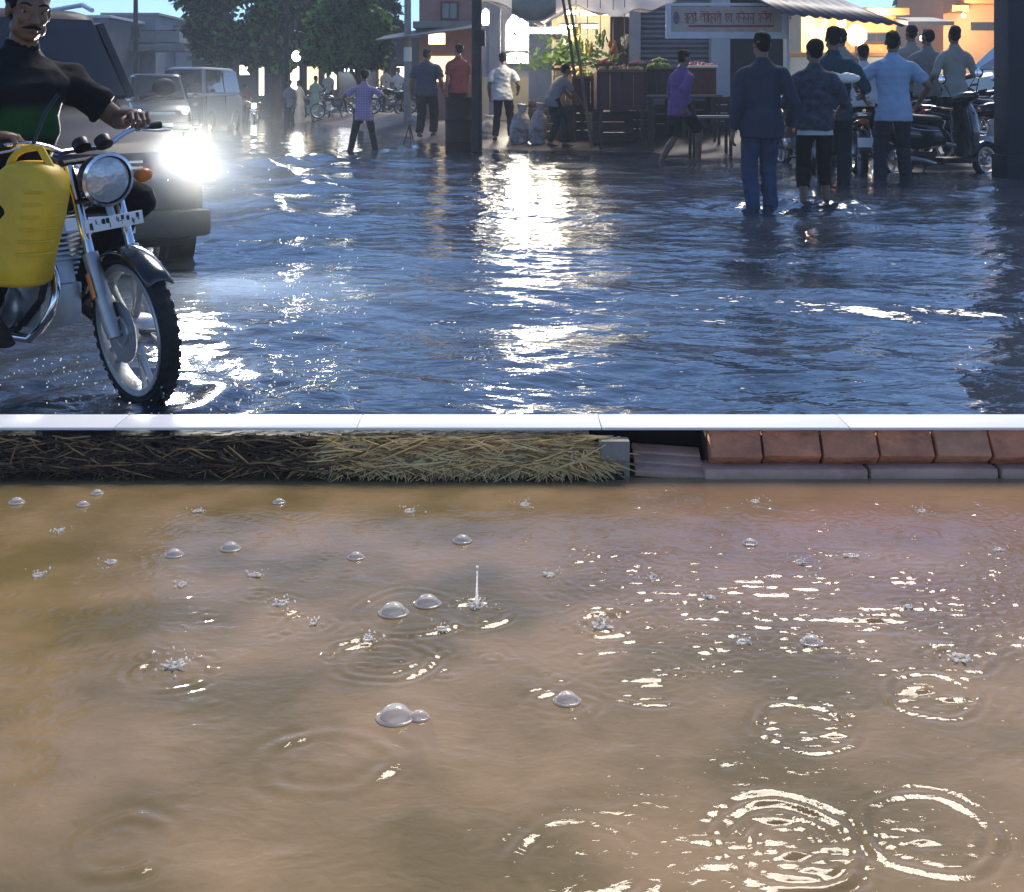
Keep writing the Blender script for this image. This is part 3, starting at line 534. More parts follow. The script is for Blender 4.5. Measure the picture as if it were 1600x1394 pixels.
def motorcycle(label, loc, rz, steer=0, scale=1, paint=None, group=None, lens=None, plate=True, cover=None, wire=False, hi=False):
    paint = paint or black_paint; t = thing('motorcycle', label, 'motorcycle', loc, rz, group, scale)
    hp = V(.40, 0, .95); ax = V(-.42, 0, .9).normalized()
    S = Matrix.Translation(hp) @ Matrix.Rotation(steer, 4, ax) @ Matrix.Translation(-hp)
    wheel(S @ Matrix.Translation((.66, 0, .305)), 'front_wheel', t, .305, .036, 5, wire)
    b = MB(); b.lathe([(.06, .052), (.12, .052), (.12, .056), (.06, .056)], 24, S @ Matrix.Translation((.66, 0, .305)) @ Matrix.Rotation(R(90), 4, 'X'), True); b.build('brake_disc', steel, t)
    wheel(Matrix.Translation((-.62, 0, .305)), 'rear_wheel', t, .305, .05, 5, wire)
    for s in (-1, 1):
        b = MB(); b.tube([(.66, .085 * s, .29), (.645, .085 * s, .33), (.52, .085 * s, .60)], [.027, .031, .031], 12).xf(S); f = b.build('fork_leg', alloy, t)
        b = MB(); b.tube([(.52, .085 * s, .60), (.40, .085 * s, .95)], .0195, 10).xf(S); b.build('fork_tube', chrome, f)
        b = MB(); b.tube([(.595, .118 * s, .44), (.555, .118 * s, .53)], [(.016, .008)] * 2, 8, flat=(1, 0, 0)).xf(S); b.build('fork_reflector', orange_lens, f)
    b = MB(); T = Matrix.Translation((.66, 0, .305)); rows = []
    for i in range(13):
        a = R(42 + i * 9.5); rr = .326; rows.append([tuple(S @ T @ V(rr * math.cos(a) - .0, y, rr * math.sin(a) - abs(y) ** 2 * 7)) for y in (-.055, -.04, -.02, 0, .02, .04, .055)])
    b.sheet(rows); o = b.build('front_mudguard', paint, t); m_ = o.modifiers.new('s', 'SOLIDIFY'); m_.thickness = .006
    # headlight and its cowl
    b = MB(); HC = S @ Matrix.Translation((.53, 0, .88)) @ Matrix.Rotation(R(94), 4, 'Y')
    b.lathe([(.001, -.13), (.05, -.12), (.085, -.06), (.098, 0), (.1, .022), (.093, .022), (.088, .0)], 28, HC); hl = b.build('headlight', black_plastic, t)
    b = MB(); b.lathe([(.093, .01), (.088, .024), (.06, .036), (.03, .042), (.001, .044)], 28, HC); b.build('lens', lens or pm('lamp_lens', (.62, .64, .68), .16, .5, .25, 18, .25, 30), hl)
    b = MB(); b.lathe([(.094, .018), (.104, .02), (.106, .03), (.094, .034)], 28, HC, True); b.build('lamp_ring', chrome, hl)
    b = MB(); b.tube([(.40, -.11, .95), (.40, .11, .95)], [(.03, .014)] * 2, 8, flat=(1, 0, 0)); b.tube([(.455, -.1, .80), (.455, .1, .80)], [(.028, .012)] * 2, 8, flat=(1, 0, 0)); b.tube([(.43, 0, .80), (.43, 0, .95)], .012, 6); b.xf(S); b.build('fork_clamp', black_plastic, t)
    for s in (-1, 1): b = MB(); b.lathe([(.001, .014), (.03, .014), (.034, .008), (.034, -.022), (.001, -.026)], 18, S @ Matrix.Translation((.45, .046 * s, 1.02)) @ Matrix.Rotation(-.7, 4, 'Y')); b.build('dial', black_plastic, t)
    b = MB(); b.tube(curve((.33, -.34, 1.04), (.36, -.2, 1.06), (.385, -.1, .99), 5) + curve((.385, .1, .99), (.36, .2, 1.06), (.33, .34, 1.04), 5), .011, 8).xf(S); hb = b.build('handlebar', chrome, t)
    for s in (-1, 1):
        b = MB(); b.tube([(.335, .25 * s, 1.042), (.33, .36 * s, 1.04)], .017, 10).xf(S); b.build('grip', rubber, hb)
        b = MB(); b.tube([(.37, .25 * s, 1.035), (.40, .3 * s, 1.025), (.385, .37 * s, 1.02)], .005, 6).xf(S); b.build('lever', alloy, hb)
        if not hi: b = MB(); b.tube([(.35, .2 * s, 1.04), (.36, .27 * s, 1.12), (.35, .31 * s, 1.19)], .006, 6); b.ball((.35, .34 * s, 1.20), (.02, .065, .042), 14, 8); b.xf(S); o = b.build('mirror', black_plastic, t)
        if not hi: b = MB(); b.ball((.333, .34 * s, 1.20), (.006, .055, .034), 14, 6); b.xf(S); b.build('mirror_glass', pm('mirror_silver', (.85, .87, .9), .05, 1, .02, 3, 0), o)
        b = MB(); b.tube([(.44, .1 * s, .86), (.45, .17 * s, .86)], .007, 6); b.xf(S); o = b.build('turn_signal', black_plastic, t)
        b = MB(); b.ball((.455, .2 * s, .86), (.028, .04, .028), 12, 8); b.xf(S); b.build('signal_lens', orange_lens, o)
        b = MB(); b.tube([(-.72, .05 * s, .70), (-.73, .13 * s, .70)], .006, 6); o = b.build('rear_signal', black_plastic, t)
        b = MB(); b.ball((-.735, .155 * s, .70), (.026, .036, .026), 10, 6); b.build('signal_lens', orange_lens, o)
        b = MB(); b.tube([(-.6, .12 * s, .34), (-.5, .12 * s, .66)], .013, 8)
        for i in range(9): b.lathe([(.016, -.006), (.027, 0), (.016, .006)], 10, Matrix.Translation((-.585 + i * .009, .12 * s, .39 + i * .026)) @ Matrix.Rotation(.3, 4, 'Y'))
        b.build('rear_shock', chrome, t)
        b = MB(); b.tube([(-.62, .1 * s, .305), (-.1, .11 * s, .36)], [(.02, .014)] * 2, 8); b.build('swing_arm', dark_iron, t)
        b = MB(); b.tube([(.02, .1 * s, .30), (.02, .25 * s, .30)], .017, 8); b.build('foot_peg', rubber, t)
        b = MB(); b.tube([(.30, .06 * s, .72), (.27, .12 * s, .40), (.1, .11 * s, .26), (-.15, .11 * s, .28)], .014, 8); b.build('frame_rail', dark_iron, t)
        b = MB(); b.prism([(-.45, .52), (-.18, .50), (-.08, .62), (-.12, .70), (-.42, .74)], .085 * s, .125 * s); b.build('side_panel', paint, t, bevel=.012)
    if plate:
        b = MB(); b.box((0, 0, 0), (.008, .24, .052)); P = S @ Matrix.Translation((.575, 0, .715)) @ Matrix.Rotation(-.12, 4, 'Y'); b.xf(P); np_ = b.build('number_plate', pm('plate_white', (.82, .82, .82), .4, 0, .08, 20, .05), t, bevel=.004)
        b = MB(); r = random.Random(3); y = -.1
        for i in range(9):
            if i == 4: y += .012
            for q in range(3): b.box((.0052, y + r.uniform(0, .014), r.uniform(-.012, .012)), (.002, r.choice((.003, .011)), r.choice((.003, .018))))
            y += .0225
        b.xf(P); b.build('plate_marks', black_plastic, np_, smooth=False)
        b = MB(); b.tube([(.53, .0, .80), (.565, 0, .73)], [(.016, .004)] * 2, 6, flat=(0, 1, 0)); b.xf(S); b.build('plate_bracket', alloy, t)
    # tank, seat, tail
    def hull(st, n=14):
        rs = []
        for x, z, hw, hh in st: rs.append([(x, hw * math.copysign(abs(math.cos(a)) ** .75, math.cos(a)), z + hh * math.copysign(abs(math.sin(a)) ** .75, math.sin(a))) for a in [2 * math.pi * k / n for k in range(n)]])
        return MB().loft(rs)
    hull([(.37, .80, .05, .04), (.34, .81, .10, .08), (.25, .82, .135, .115), (.12, .81, .14, .12), (.0, .79, .115, .10), (-.08, .77, .08, .07), (-.1, .765, .05, .04)]).build('fuel_tank', paint, t)
    hull([(-.03, .78, .08, .03), (-.08, .775, .11, .045), (-.3, .78, .125, .05), (-.5, .81, .12, .045), (-.66, .83, .09, .035), (-.69, .83, .05, .02)]).build('seat', black_plastic, t)
    hull([(-.3, .70, .1, .05), (-.5, .74, .1, .06), (-.68, .77, .085, .055), (-.78, .785, .05, .03)]).build('tail', paint, t)
    b = MB(); b.box((-.79, 0, .76), (.03, .13, .06)); b.build('tail_light', red_lens, t, bevel=.012)
    b = MB(); rows = []
    for i in range(11): a = R(60 + i * 11); rows.append([(-.62 + .35 * math.cos(a), y, .32 + .35 * math.sin(a) - abs(y) ** 2 * 6) for y in (-.08, -.05, 0, .05, .08)])
    b.sheet(rows); o = b.build('rear_mudguard', black_plastic, t); m_ = o.modifiers.new('s', 'SOLIDIFY'); m_.thickness = .006
    b = MB(); b.box((-.93, 0, .5), (.006, .2, .13), Matrix.Rotation(.25, 3, 'Y')); b.build('rear_plate', pm('plate_white', (0, 0, 0)), t, bevel=.003)
    # engine
    b = MB(); b.box((.06, 0, .36), (.36, .20, .17)); b.ball((.02, -.11, .35), (.11, .04, .1), 16, 8); b.ball((.02, .11, .35), (.12, .04, .1), 16, 8); eng = b.build('engine', alloy, t, bevel=.02)
    b = MB()
    for i in range(9): b.box((.14 + i * .008, 0, .455 + i * .022), (.17, .18, .009), Matrix.Rotation(-.3, 3, 'Y'))
    b.box((.175, 0, .55), (.10, .11, .24), Matrix.Rotation(-.3, 3, 'Y')); b.build('cylinder_fins', alloy, eng, smooth=False)
    b = MB(); b.tube(curve((.26, -.06, .52), (.40, -.1, .38), (.2, -.12, .24), 6) + [(-.1, -.135, .24)], .019, 10); b.tube([(-.1, -.135, .245), (-.2, -.14, .26), (-.72, -.16, .36), (-.78, -.16, .37)], [.022, .04, .045, .03], 14); b.build('exhaust', chrome, t)
    b = MB()
    if not hi: b.tube([(.30, -.17, .60), (.33, -.17, .45), (.27, -.19, .33)], .011, 8); b.tube([(.30, .17, .60), (.33, .17, .45), (.27, .19, .33)], .011, 8); b.tube([(.30, -.17, .60), (.31, 0, .62), (.30, .17, .60)], .011, 8); b.build('crash_guard', dark_iron, t)
    if not hi: b = MB(); b.tube([(-.05, .12, .3), (-.12, .2, .02)], .011, 6); b.build('side_stand', dark_iron, t)
    b = MB(); b.tube([(-.55, -.1, .84), (-.7, -.11, .87), (-.82, -.07, .88), (-.82, .07, .88), (-.7, .11, .87), (-.55, .1, .84)], .011, 8); b.build('grab_rail', chrome, t)
    return t
BS = .90; HEAD = R(-33)
fx, fy = math.cos(HEAD), math.sin(HEAD)
bike_loc = (BIKE_AX[0] - .66 * BS * fx, BIKE_AX[1] - .66 * BS * fy, -.03)
near_bike = motorcycle('black motorcycle with white front number plate riding through the flood at left', bike_loc, HEAD, R(-15), BS, hi=True)
# parked bikes, left
pk = motorcycle('parked motorcycle with rear wheel toward the boy, leftmost of the row under the round tree', (PX(520, 50), 50, ground(PX(520, 50), 50)), R(160), R(15), 1.0, group='motorcycles parked under the trees')
for px, Yv, rz, lab in ((488, 53, 150, 'parked motorcycle half hidden behind the leftmost of the row'), (612, 46, 195, 'parked motorcycle with bright chrome exhaust right of the boy in pink'), (652, 49, 20, 'parked motorcycle partly behind the man in dark blue near the concrete pole'), (575, 52, 165, 'parked motorcycle hidden behind the boy in pink'), (632, 52, 200, 'parked motorcycle at the back between boy and concrete pole')):
    dup(pk, (PX(px, Yv), Yv, ground(PX(px, Yv), Yv)), R(rz), lab)
# parked bikes, right
for px, Yv, rz, lab, in ((1532, 18.6, -12, 'parked motorcycle with chrome fork at far right beside the dark pillar'), (1338, 17.6, 82, 'motorcycle seen from behind under the man in white shirt'), (1262, 18.2, 75, 'motorcycle hidden behind the man in patterned jacket'), (1470, 20.2, 15, 'motorcycle behind the black scooter'), (1405, 19.6, 100, 'motorcycle seen from behind, beyond the man in light blue'), (1555, 20.4, 20, 'motorcycle at the back of the right-hand row near the pale car'), (1515, 21.6, 160, 'motorcycle facing away between the onlookers and the pale car'), (1240, 19.6, 95, 'motorcycle parked against the banner post')):
    dup(pk, (PX(px, Yv), Yv, ground(PX(px, Yv), Yv)), R(rz), lab).get('group'); 
for o in list(bpy.data.objects):
    if o.parent is None and o.get('category') == 'motorcycle' and o.location.x > 3: o['group'] = 'motorcycles parked at right'
# hero lit bike lamp far down the road: two oncoming bikes with lamps on
lampglow = em('far_headlamp', (1, .97, .85), 25)
for px, Yv, lab in ((362, 58, 'oncoming motorcycle with small bright lamp before the lit shops'), (396, 50, 'oncoming motorcycle with lamp near the big tree trunk'), (236, 34, 'dark oncoming motorcycle with small lamp beyond the blue car')):
    d_ = dup(pk, (PX(px, Yv), Yv, ground(PX(px, Yv), Yv)), R(-80), lab); d_['group'] = 'motorcycles coming down the road'
    for hl in [c for c in d_.children if c.name.startswith('headlight')]:
        for ln in hl.children:
            if ln.name.startswith('lens'): ln.data = ln.data.copy(); ln.data.materials[0] = lampglow
# ------------------------------------------------------------------ black scooter
def scooter(label, loc, rz, group=None, steer=R(20)):
    t = thing('scooter', label, 'scooter', loc, rz, group, 1.08)
    S = Matrix.Translation((.45, 0, .8)) @ Matrix.Rotation(steer, 4, V(-.4, 0, .9).normalized()) @ Matrix.Translation((-.45, 0, -.8))
    wheel(S @ Matrix.Translation((.62, 0, .22)), 'front_wheel', t, .22, .045, 3); wheel(Matrix.Translation((-.58, 0, .22)), 'rear_wheel', t, .22, .05, 3)
    def ell(st, n=14, p=.7):
        rs = []
        for x, z, hw, hh in st: rs.append([(x, hw * math.copysign(abs(math.cos(a)) ** p, math.cos(a)), z + hh * math.copysign(abs(math.sin(a)) ** p, math.sin(a))) for a in [2 * math.pi * k / n for k in range(n)]])
        return MB().loft(rs)
    ell([(.04, .52, .10, .10), (-.1, .55, .17, .16), (-.35, .55, .2, .18), (-.6, .58, .19, .16), (-.8, .64, .12, .11), (-.87, .68, .05, .05)]).build('rear_body', black_paint, t)
    ell([(-.02, .74, .10, .04), (-.1, .75, .15, .05), (-.35, .76, .165, .055), (-.6, .79, .14, .05), (-.78, .81, .08, .03)]).build('seat', black_plastic, t)
    b = MB(); rs = []
    for z, x, hw, d in ((.24, .40, .13, .05), (.4, .45, .19, .06), (.6, .44, .22, .07), (.8, .40, .19, .08), (.92, .36, .12, .07), (.97, .34, .07, .05)):
        rs.append([(x + d * math.sin(a) * (1.3 if math.sin(a) > 0 else .6) - .1 * (abs(math.cos(a)) ** 3), hw * math.cos(a), z) for a in [2 * math.pi * k / 16 for k in range(16)]])
    b.loft(rs); b.build('front_apron', black_paint, t)
    for s in (-1, 1): b = MB(); b.tube([(.31, .2 * s, .3), (.30, .225 * s, .6), (.27, .18 * s, .86)], .009, 6); b.build('apron_trim', chrome, t)
    b = MB(); b.box((.18, 0, .235), (.46, .36, .07)); b.build('floorboard', black_plastic, t, bevel=.02)
    b = MB(); b.ball((.36, 0, 1.02), (.11, .2, .075), 18, 10); b.tube([(.30, -.36, 1.06), (.33, -.18, 1.05), (.33, .18, 1.05), (.30, .36, 1.06)], .013, 8); b.xf(S); hb = b.build('handlebar_cowl', black_paint, t)
    b = MB(); b.ball((.46, 0, 1.01), (.03, .09, .05), 14, 8); b.xf(S); b.build('headlight', pm('lamp_lens', (0, 0, 0)), hb)
    for s in (-1, 1):
        b = MB(); b.tube([(.305, .26 * s, 1.058), (.30, .38 * s, 1.06)], .018, 10); b.xf(S); b.build('grip', rubber, hb)
        b = MB(); b.tube([(.33, .2 * s, 1.06), (.32, .27 * s, 1.22)], .007, 6); b.ball((.315, .29 * s, 1.29), (.022, .062, .062), 14, 10); b.xf(S); o = b.build('mirror', black_plastic, t)
        b = MB(); b.ball((.297, .29 * s, 1.29), (.008, .054, .054), 14, 8); b.xf(S); b.build('mirror_glass', pm('mirror_silver', (0, 0, 0)), o)
        b = MB(); b.ball((.47, .14 * s, .86), (.02, .035, .03), 10, 6); b.build('turn_signal', orange_lens, t)
        b = MB(); b.tube([(-.12, .205 * s, .60), (-.4, .222 * s, .62), (-.78, .15 * s, .70)], .008, 6); b.build('side_trim', chrome, t)
    b = MB(); rows = []
    for i in range(11): a = R(15 + i * 14); rows.append([tuple(S @ V(.62 + .25 * math.cos(a), y, .23 + .25 * math.sin(a) - y * y * 5)) for y in (-.07, -.04, 0, .04, .07)])
    b.sheet(rows); o = b.build('front_mudguard', black_paint, t); m_ = o.modifiers.new('s', 'SOLIDIFY'); m_.thickness = .006
    b = MB(); b.box((-.86, 0, .60), (.03, .16, .06)); b.build('tail_light', red_lens, t, bevel=.01)
    b = MB(); b.box((-.84, 0, .44), (.008, .2, .14), Matrix.Rotation(.3, 3, 'Y')); b.build('number_plate', pm('plate_white', (0, 0, 0)), t, bevel=.003)
    b = MB(); b.tube([(-.15, -.17, .2), (-.3, -.19, .22), (-.75, -.2, .30)], [.02, .05, .055], 12); b.build('exhaust', steel, t)
    b = MB(); b.box((-.3, .0, .26), (.4, .2, .16)); b.build('engine', dark_iron, t, bevel=.03)
    b = MB(); b.tube([(-.1, .12, .2), (-.14, .2, 0)], .011, 6); b.build('side_stand', dark_iron, t)
    return t
scooter('black scooter with round mirrors parked at the water edge in front of the crowd', (PX(1468, 17.4), 17.4, ground(PX(1468, 17.4), 17.4) - .02), R(12))
# ------------------------------------------------------------------ cars
def car(label, loc, rz, paint, prof, hw=.82, group=None, lens=None, cat='car', trim=None, name='parked_car', rail=None):
    """prof: dict with length stations; body as lofted sections, cabin as a tapered hull with panes proud of it"""
    t = thing(name, label, cat, loc, rz, group)
    L0, L1 = prof['x']; bz = prof['bonnet']; belt = prof['belt']; roof = prof['roof']; xa, xb, xc, xd = prof['cab']   # windscreen base, roof front, roof rear, rear base
    def sect(x, z0, z1, w): return [(x, w * sx_, z0 + (z1 - z0) * tz) for sx_, tz in ((-.86, 0), (-.97, .12), (-1, .45), (-.985, .75), (-.93, .93), (-.8, 1), (.8, 1), (.93, .93), (.985, .75), (1, .45), (.97, .12), (.86, 0))]
    st = [(L0, .34, belt - .12, hw * .86), (L0 + .06, .27, belt - .03, hw * .94), (L0 + .3, .24, belt, hw), (xd, .22, belt, hw), (0, .22, belt, hw), (xa, .22, belt - .01, hw), (xa + .12, .22, bz + .05, hw), ((xa + L1) / 2, .22, bz, hw * .99), (L1 - .22, .24, bz - .07, hw * .96), (L1 - .05, .28, bz - .17, hw * .9), (L1, .34, bz - .28, hw * .82)]
    b = MB(); b.loft([sect(*q) for q in st]); body = b.build('body', paint, t, angle=32)
    def ring4(z, f, rr, w): return [(f, -w, z), (f, w, z), (rr, w, z), (rr, -w, z)]
    b = MB(); rs = []
    for k in range(7):
        u = k / 6; z = belt - .03 + (roof - belt + .03) * math.sin(u * math.pi / 2) if k < 6 else roof + .012
        s_ = u if k < 6 else 1
        f = xa + (xb - xa) * ((z - belt) / (roof - belt)); r_ = xd + (xc - xd) * ((z - belt) / (roof - belt)); wv = hw * (.95 - .17 * max(0, (z - belt) / (roof - belt)))
        if k == 6: f -= .1; r_ += .1; wv -= .08
        m = (f + r_) / 2; hl_ = (f - r_) / 2
        rs.append([(m + hl_ * math.copysign(abs(math.cos(a)) ** .28, math.cos(a)), wv * math.copysign(abs(math.sin(a)) ** .28, math.sin(a)), z) for a in [2 * math.pi * (j + .5) / 24 for j in range(24)]])
    b.loft(rs); b.build('cabin', trim or paint, t, angle=50)
    h = roof - belt
    def pane(nm, pts, out):
        c = sum((Vector(p) for p in pts), Vector()) / len(pts); n = (Vector(pts[1]) - Vector(pts[0])).cross(Vector(pts[2]) - Vector(pts[0])).normalized()
        if n.dot(c - V(0, 0, belt)) < 0: n = -n
        A = [c + (Vector(p) - c) * .99 + n * out for p in pts]; B_ = [p - n * .05 for p in A]; bb = MB(); k = len(pts); bb.add(A + B_, [tuple(range(k)), tuple(range(k, 2 * k))[::-1]] + [(i, (i + 1) % k, k + (i + 1) % k, k + i) for i in range(k)]); return bb.build(nm, dark_glass, t, smooth=False)
    def fx_(z): return xa + (xb - xa) * (z - belt) / h
    def rx_(z): return xd + (xc - xd) * (z - belt) / h
    def wx_(z): return hw * (.95 - .17 * (z - belt) / h)
    za, zb = belt + .04, roof - .07
    pane('windscreen', [(fx_(za), -wx_(za) + .1, za), (fx_(za), wx_(za) - .1, za), (fx_(zb), wx_(zb) - .1, zb), (fx_(zb), -wx_(zb) + .1, zb)], .022)
    pane('rear_window', [(rx_(za), -wx_(za) + .12, za), (rx_(za), wx_(za) - .12, za), (rx_(zb), wx_(zb) - .12, zb), (rx_(zb), -wx_(zb) + .12, zb)], .022)
    mid = (xa + xd) / 2 - .05
    for s in (-1, 1):
        for f0, f1, g0, g1 in ((fx_(za) - .14, mid + .05, fx_(zb) - .1, mid + .05), (mid - .05, rx_(za) + .16, mid - .05, rx_(zb) + .12)):
            pane('side_window', [(f0, s * wx_(za), za), (f1, s * wx_(za), za), (g1, s * wx_(zb), zb), (g0, s * wx_(zb), zb)], .02)
        bx = MB(); bx.box((mid, s * hw * .985, belt - .3), (.012, .03, .52)); bx.box((xa - .02, s * hw * .985, belt - .3), (.012, .03, .5)); bx.build('door_gap', black_plastic, t, smooth=False)
        for xh in (mid + .18, mid - .6): bx = MB(); bx.box((xh, s * (hw + .006), belt - .13), (.15, .03, .03)); bx.build('door_handle', chrome, t, bevel=.008)
        bx = MB(); bx.tube([(xa - .12, s * (hw - .03), belt + .04), (xa - .1, s * (hw + .1), belt + .08)], .02, 6); bx.ball((xa - .1, s * (hw + .15), belt + .11), (.05, .09, .065), 12, 8); bx.build('wing_mirror', paint, t)
        for xw in (L1 - .72, L0 + .68):
            Mw = Matrix.Translation((xw, s * (hw - .1), .31)); wheel(Mw, 'wheel', t, .31, .09, 7)
            bx = MB(); bx.lathe([(.30, -.085), (.37, -.085), (.37, .085), (.30, .085)], 28, Matrix.Translation((xw, s * (hw - .075), .33)) @ Matrix.Rotation(R(90), 4, 'X'), True); bx.build('wheel_arch', black_plastic, t)
        bx = MB(); bx.ball((L1 - .12, s * hw * .70, bz - .24), (.11, .12, .095), 18, 10); bx.build('headlight', lens or pm('lamp_lens', (0, 0, 0)), t)
        bx = MB(); bx.ball((L0 + .06, s * hw * .8, belt - .18), (.07, .12, .12), 12, 8); bx.build('tail_lamp', red_lens, t)
        if rail: bx = MB(); bx.tube([(xb - .1, s * (wx_(roof) - .03), roof + .02), (xb - .3, s * (wx_(roof) - .03), roof + .07), (xc + .3, s * (wx_(roof) - .03), roof + .07), (xc + .1, s * (wx_(roof) - .03), roof + .02)], .018, 8); bx.build('roof_rail', rail, t)
    b = MB()
    for i in range(5): b.box((L1 - .02 - .012 * i * .3, 0, bz - .22 - i * .035), (.05, hw * .8, .014))
    b.build('grille', chrome, t, smooth=False)
    b = MB(); b.box((L1 - .01, 0, .40), (.14, hw * 1.84, .17)); b.build('bumper', black_plastic, t, bevel=.04); b = MB(); b.box((L0 + .01, 0, .42), (.14, hw * 1.84, .17)); b.build('rear_bumper', black_plastic, t, bevel=.04)
    b = MB(); b.box((L1 + .068, 0, .42), (.012, .5, .11)); b.build('number_plate', pm('plate_white', (0, 0, 0)), t, bevel=.003)
    for s in (-1, 1): b = MB(); b.tube([(xa + .05, s * .1, belt + .03), (xa - .18, s * .1 + .45, belt + .26)], .008, 5); b.build('wiper', black_plastic, t)
    return t
HC_ = math.atan2(-.8, .6)
carblue = pm('car_blue', (.014, .022, .045), .6, 0, .3, 3, .01, coat=.05, spec=.2)
fc = (-2.45, 7.41); c_loc = (fc[0] - 1.9 * .6, fc[1] + 1.9 * .8, -.12)
headl = em('car_headlight', (1, .98, .88), 1500)
car1 = car('dark blue car with pale roof rim and blazing headlight behind the motorcyclist', c_loc, HC_, carblue, dict(x=(-1.9, 1.9), bonnet=1.0, belt=1.12, roof=1.76, cab=(.75, .3, -1.5, -1.75)), .80, lens=None, name='car', rail=pm('rail_white', (.75, .77, .8), .35, 0, .05, 4, 0))
hls = [c for c in car1.children if c.name.startswith('headlight')]
for o in hls:
    if sum(v.co.y for v in o.data.vertices) > 0: o.data.materials[0] = headl; HLO = o
car1['label'] = 'dark blue car with pale roof rails and a blazing headlight behind the motorcyclist'
silver = pm('car_silver', (.76, .80, .74), .35, 0, .12, 3, .01, coat=.5)
car('pale silver car parked side-on before the orange house at right', (9.75, 23.9, ground(9.75, 23.9)), R(178), silver, dict(x=(-1.95, 1.95), bonnet=1.08, belt=1.16, roof=1.82, cab=(1.0, .35, -1.5, -1.85)), .82)
# van with white roof on the far road
vanw = pm('van_white', (.34, .38, .45), .5, 0, .15, 3, .02)
car('white-roofed van facing us far down the flooded road', (PX(296, 38), 39, -.1), R(-97), pm('van_grey', (.09, .11, .15), .5, 0, .2, 3, .02), dict(x=(-1.9, 1.7), bonnet=1.12, belt=1.2, roof=2.0, cab=(1.35, 1.0, -1.7, -1.85)), .78, cat='van', trim=vanw, name='van')
car('dark car coming down the far road beside the white-roofed van', (PX(228, 33), 34, -.1), R(-70), pm('car_black', (.02, .022, .026), .3, 0, .2, 3, .01, coat=.5), dict(x=(-1.8, 1.8), bonnet=.95, belt=1.05, roof=1.72, cab=(.8, .3, -1.4, -1.7)), .78, name='car', lens=em('dim_headlamp', (1, .95, .85), 9))
# ------------------------------------------------------------------ people
skin = pm('skin', (.20, .105, .062), .5, 0, .18, 7, .08, 60); skin_d = pm('skin_dark', (.11, .06, .04), .5, 0, .18, 7, .08, 60)
hair_m = pm('hair_black', (.008, .007, .007), .75, 0, .3, 40, .3, 120, spec=.15, stretch=(1, 1, .3)); sandal = pm('sandal', (.05, .035, .03), .7, 0, .3, 20, .1)
def cloth(name, c, var=.22, scale=5, **k): return pm(name, c, .85, 0, var, scale, .25, 90, spec=.2, **k)
def check_cloth(name, c1, c2, s):
    if name in MATS: return MATS[name]
    m = cloth(name, c1); t = m.node_tree; L = t.links.new; b = t.nodes['Principled BSDF']
    tc = t.nodes.new('ShaderNodeTexCoord'); sp = t.nodes.new('ShaderNodeSeparateXYZ'); L(tc.outputs['Object'], sp.inputs[0]); outs = []
    for ax in ('X', 'Z'):
        a = t.nodes.new('ShaderNodeMath'); a.operation = 'MULTIPLY'; a.inputs[1].default_value = s; L(sp.outputs[ax], a.inputs[0])
        c = t.nodes.new('ShaderNodeMath'); c.operation = 'SINE'; L(a.outputs[0], c.inputs[0]); outs.append(c)
    ad = t.nodes.new('ShaderNodeMath'); ad.operation = 'ADD'; L(outs[0].outputs[0], ad.inputs[0]); L(outs[1].outputs[0], ad.inputs[1])
    mr = t.nodes.new('ShaderNodeMapRange'); mr.inputs[1].default_value = -.6; mr.inputs[2].default_value = 1.4; L(ad.outputs[0], mr.inputs[0])
    mx = t.nodes.new('ShaderNodeMix'); mx.data_type = 'RGBA'; mx.inputs[6].default_value = (*c1, 1); mx.inputs[7].default_value = (*c2, 1); L(mr.outputs[0], mx.inputs[0]); L(mx.outputs[2], b.inputs['Base Color'])
    return m
def remesh(mb, name, vox, smooth=2, wr=0, seed=0, cuts=()):
    me = mb.mesh(name + '_raw', smooth=False); o = bpy.data.objects.new('tmp', me); COL.objects.link(o)
    m = o.modifiers.new('r', 'REMESH'); m.mode = 'VOXEL'; m.voxel_size = vox; m.use_smooth_shade = True
    m = o.modifiers.new('s', 'SMOOTH'); m.factor = .5; m.iterations = smooth
    dg = bpy.context.evaluated_depsgraph_get(); out = bpy.data.meshes.new_from_object(o.evaluated_get(dg)); bpy.data.objects.remove(o); bpy.data.meshes.remove(me); out.name = name
    if wr:
        n = len(out.vertices); c = np.zeros(n * 3, np.float32); nn = np.zeros(n * 3, np.float32); out.vertices.foreach_get('co', c); out.vertices.foreach_get('normal', nn); c = c.reshape(-1, 3); nn = nn.reshape(-1, 3)
        rs = np.random.RandomState(seed); d = np.zeros(n)
        for i in range(9):
            k = rs.normal(size=3) * np.array([16, 16, 30]); wp = rs.normal(size=3) * 9
            d += 1 - 1.6 * np.abs(np.sin((c @ k + 1.3 * np.sin(c @ wp + i)) * .5 + rs.rand() * 6))
        c = c + nn * (np.clip(d / 3, -.55, 1.6) * wr)[:, None]; out.vertices.foreach_set('co', c.astype(np.float32).ravel()); out.update()
    out.polygons.foreach_set('use_smooth', [True] * len(out.polygons)); return out
def ik(a, b, l1, l2, hint):
    a, b = Vector(a), Vector(b); d = b - a; D = min(d.length, (l1 + l2) * .998); u = d.normalized(); x = (l1 * l1 - l2 * l2 + D * D) / (2 * D); h = math.sqrt(max(l1 * l1 - x * x, 0))
    hv = Vector(hint); hv = (hv - u * hv.dot(u)).normalized(); return a + u * x + hv * h, a + u * D
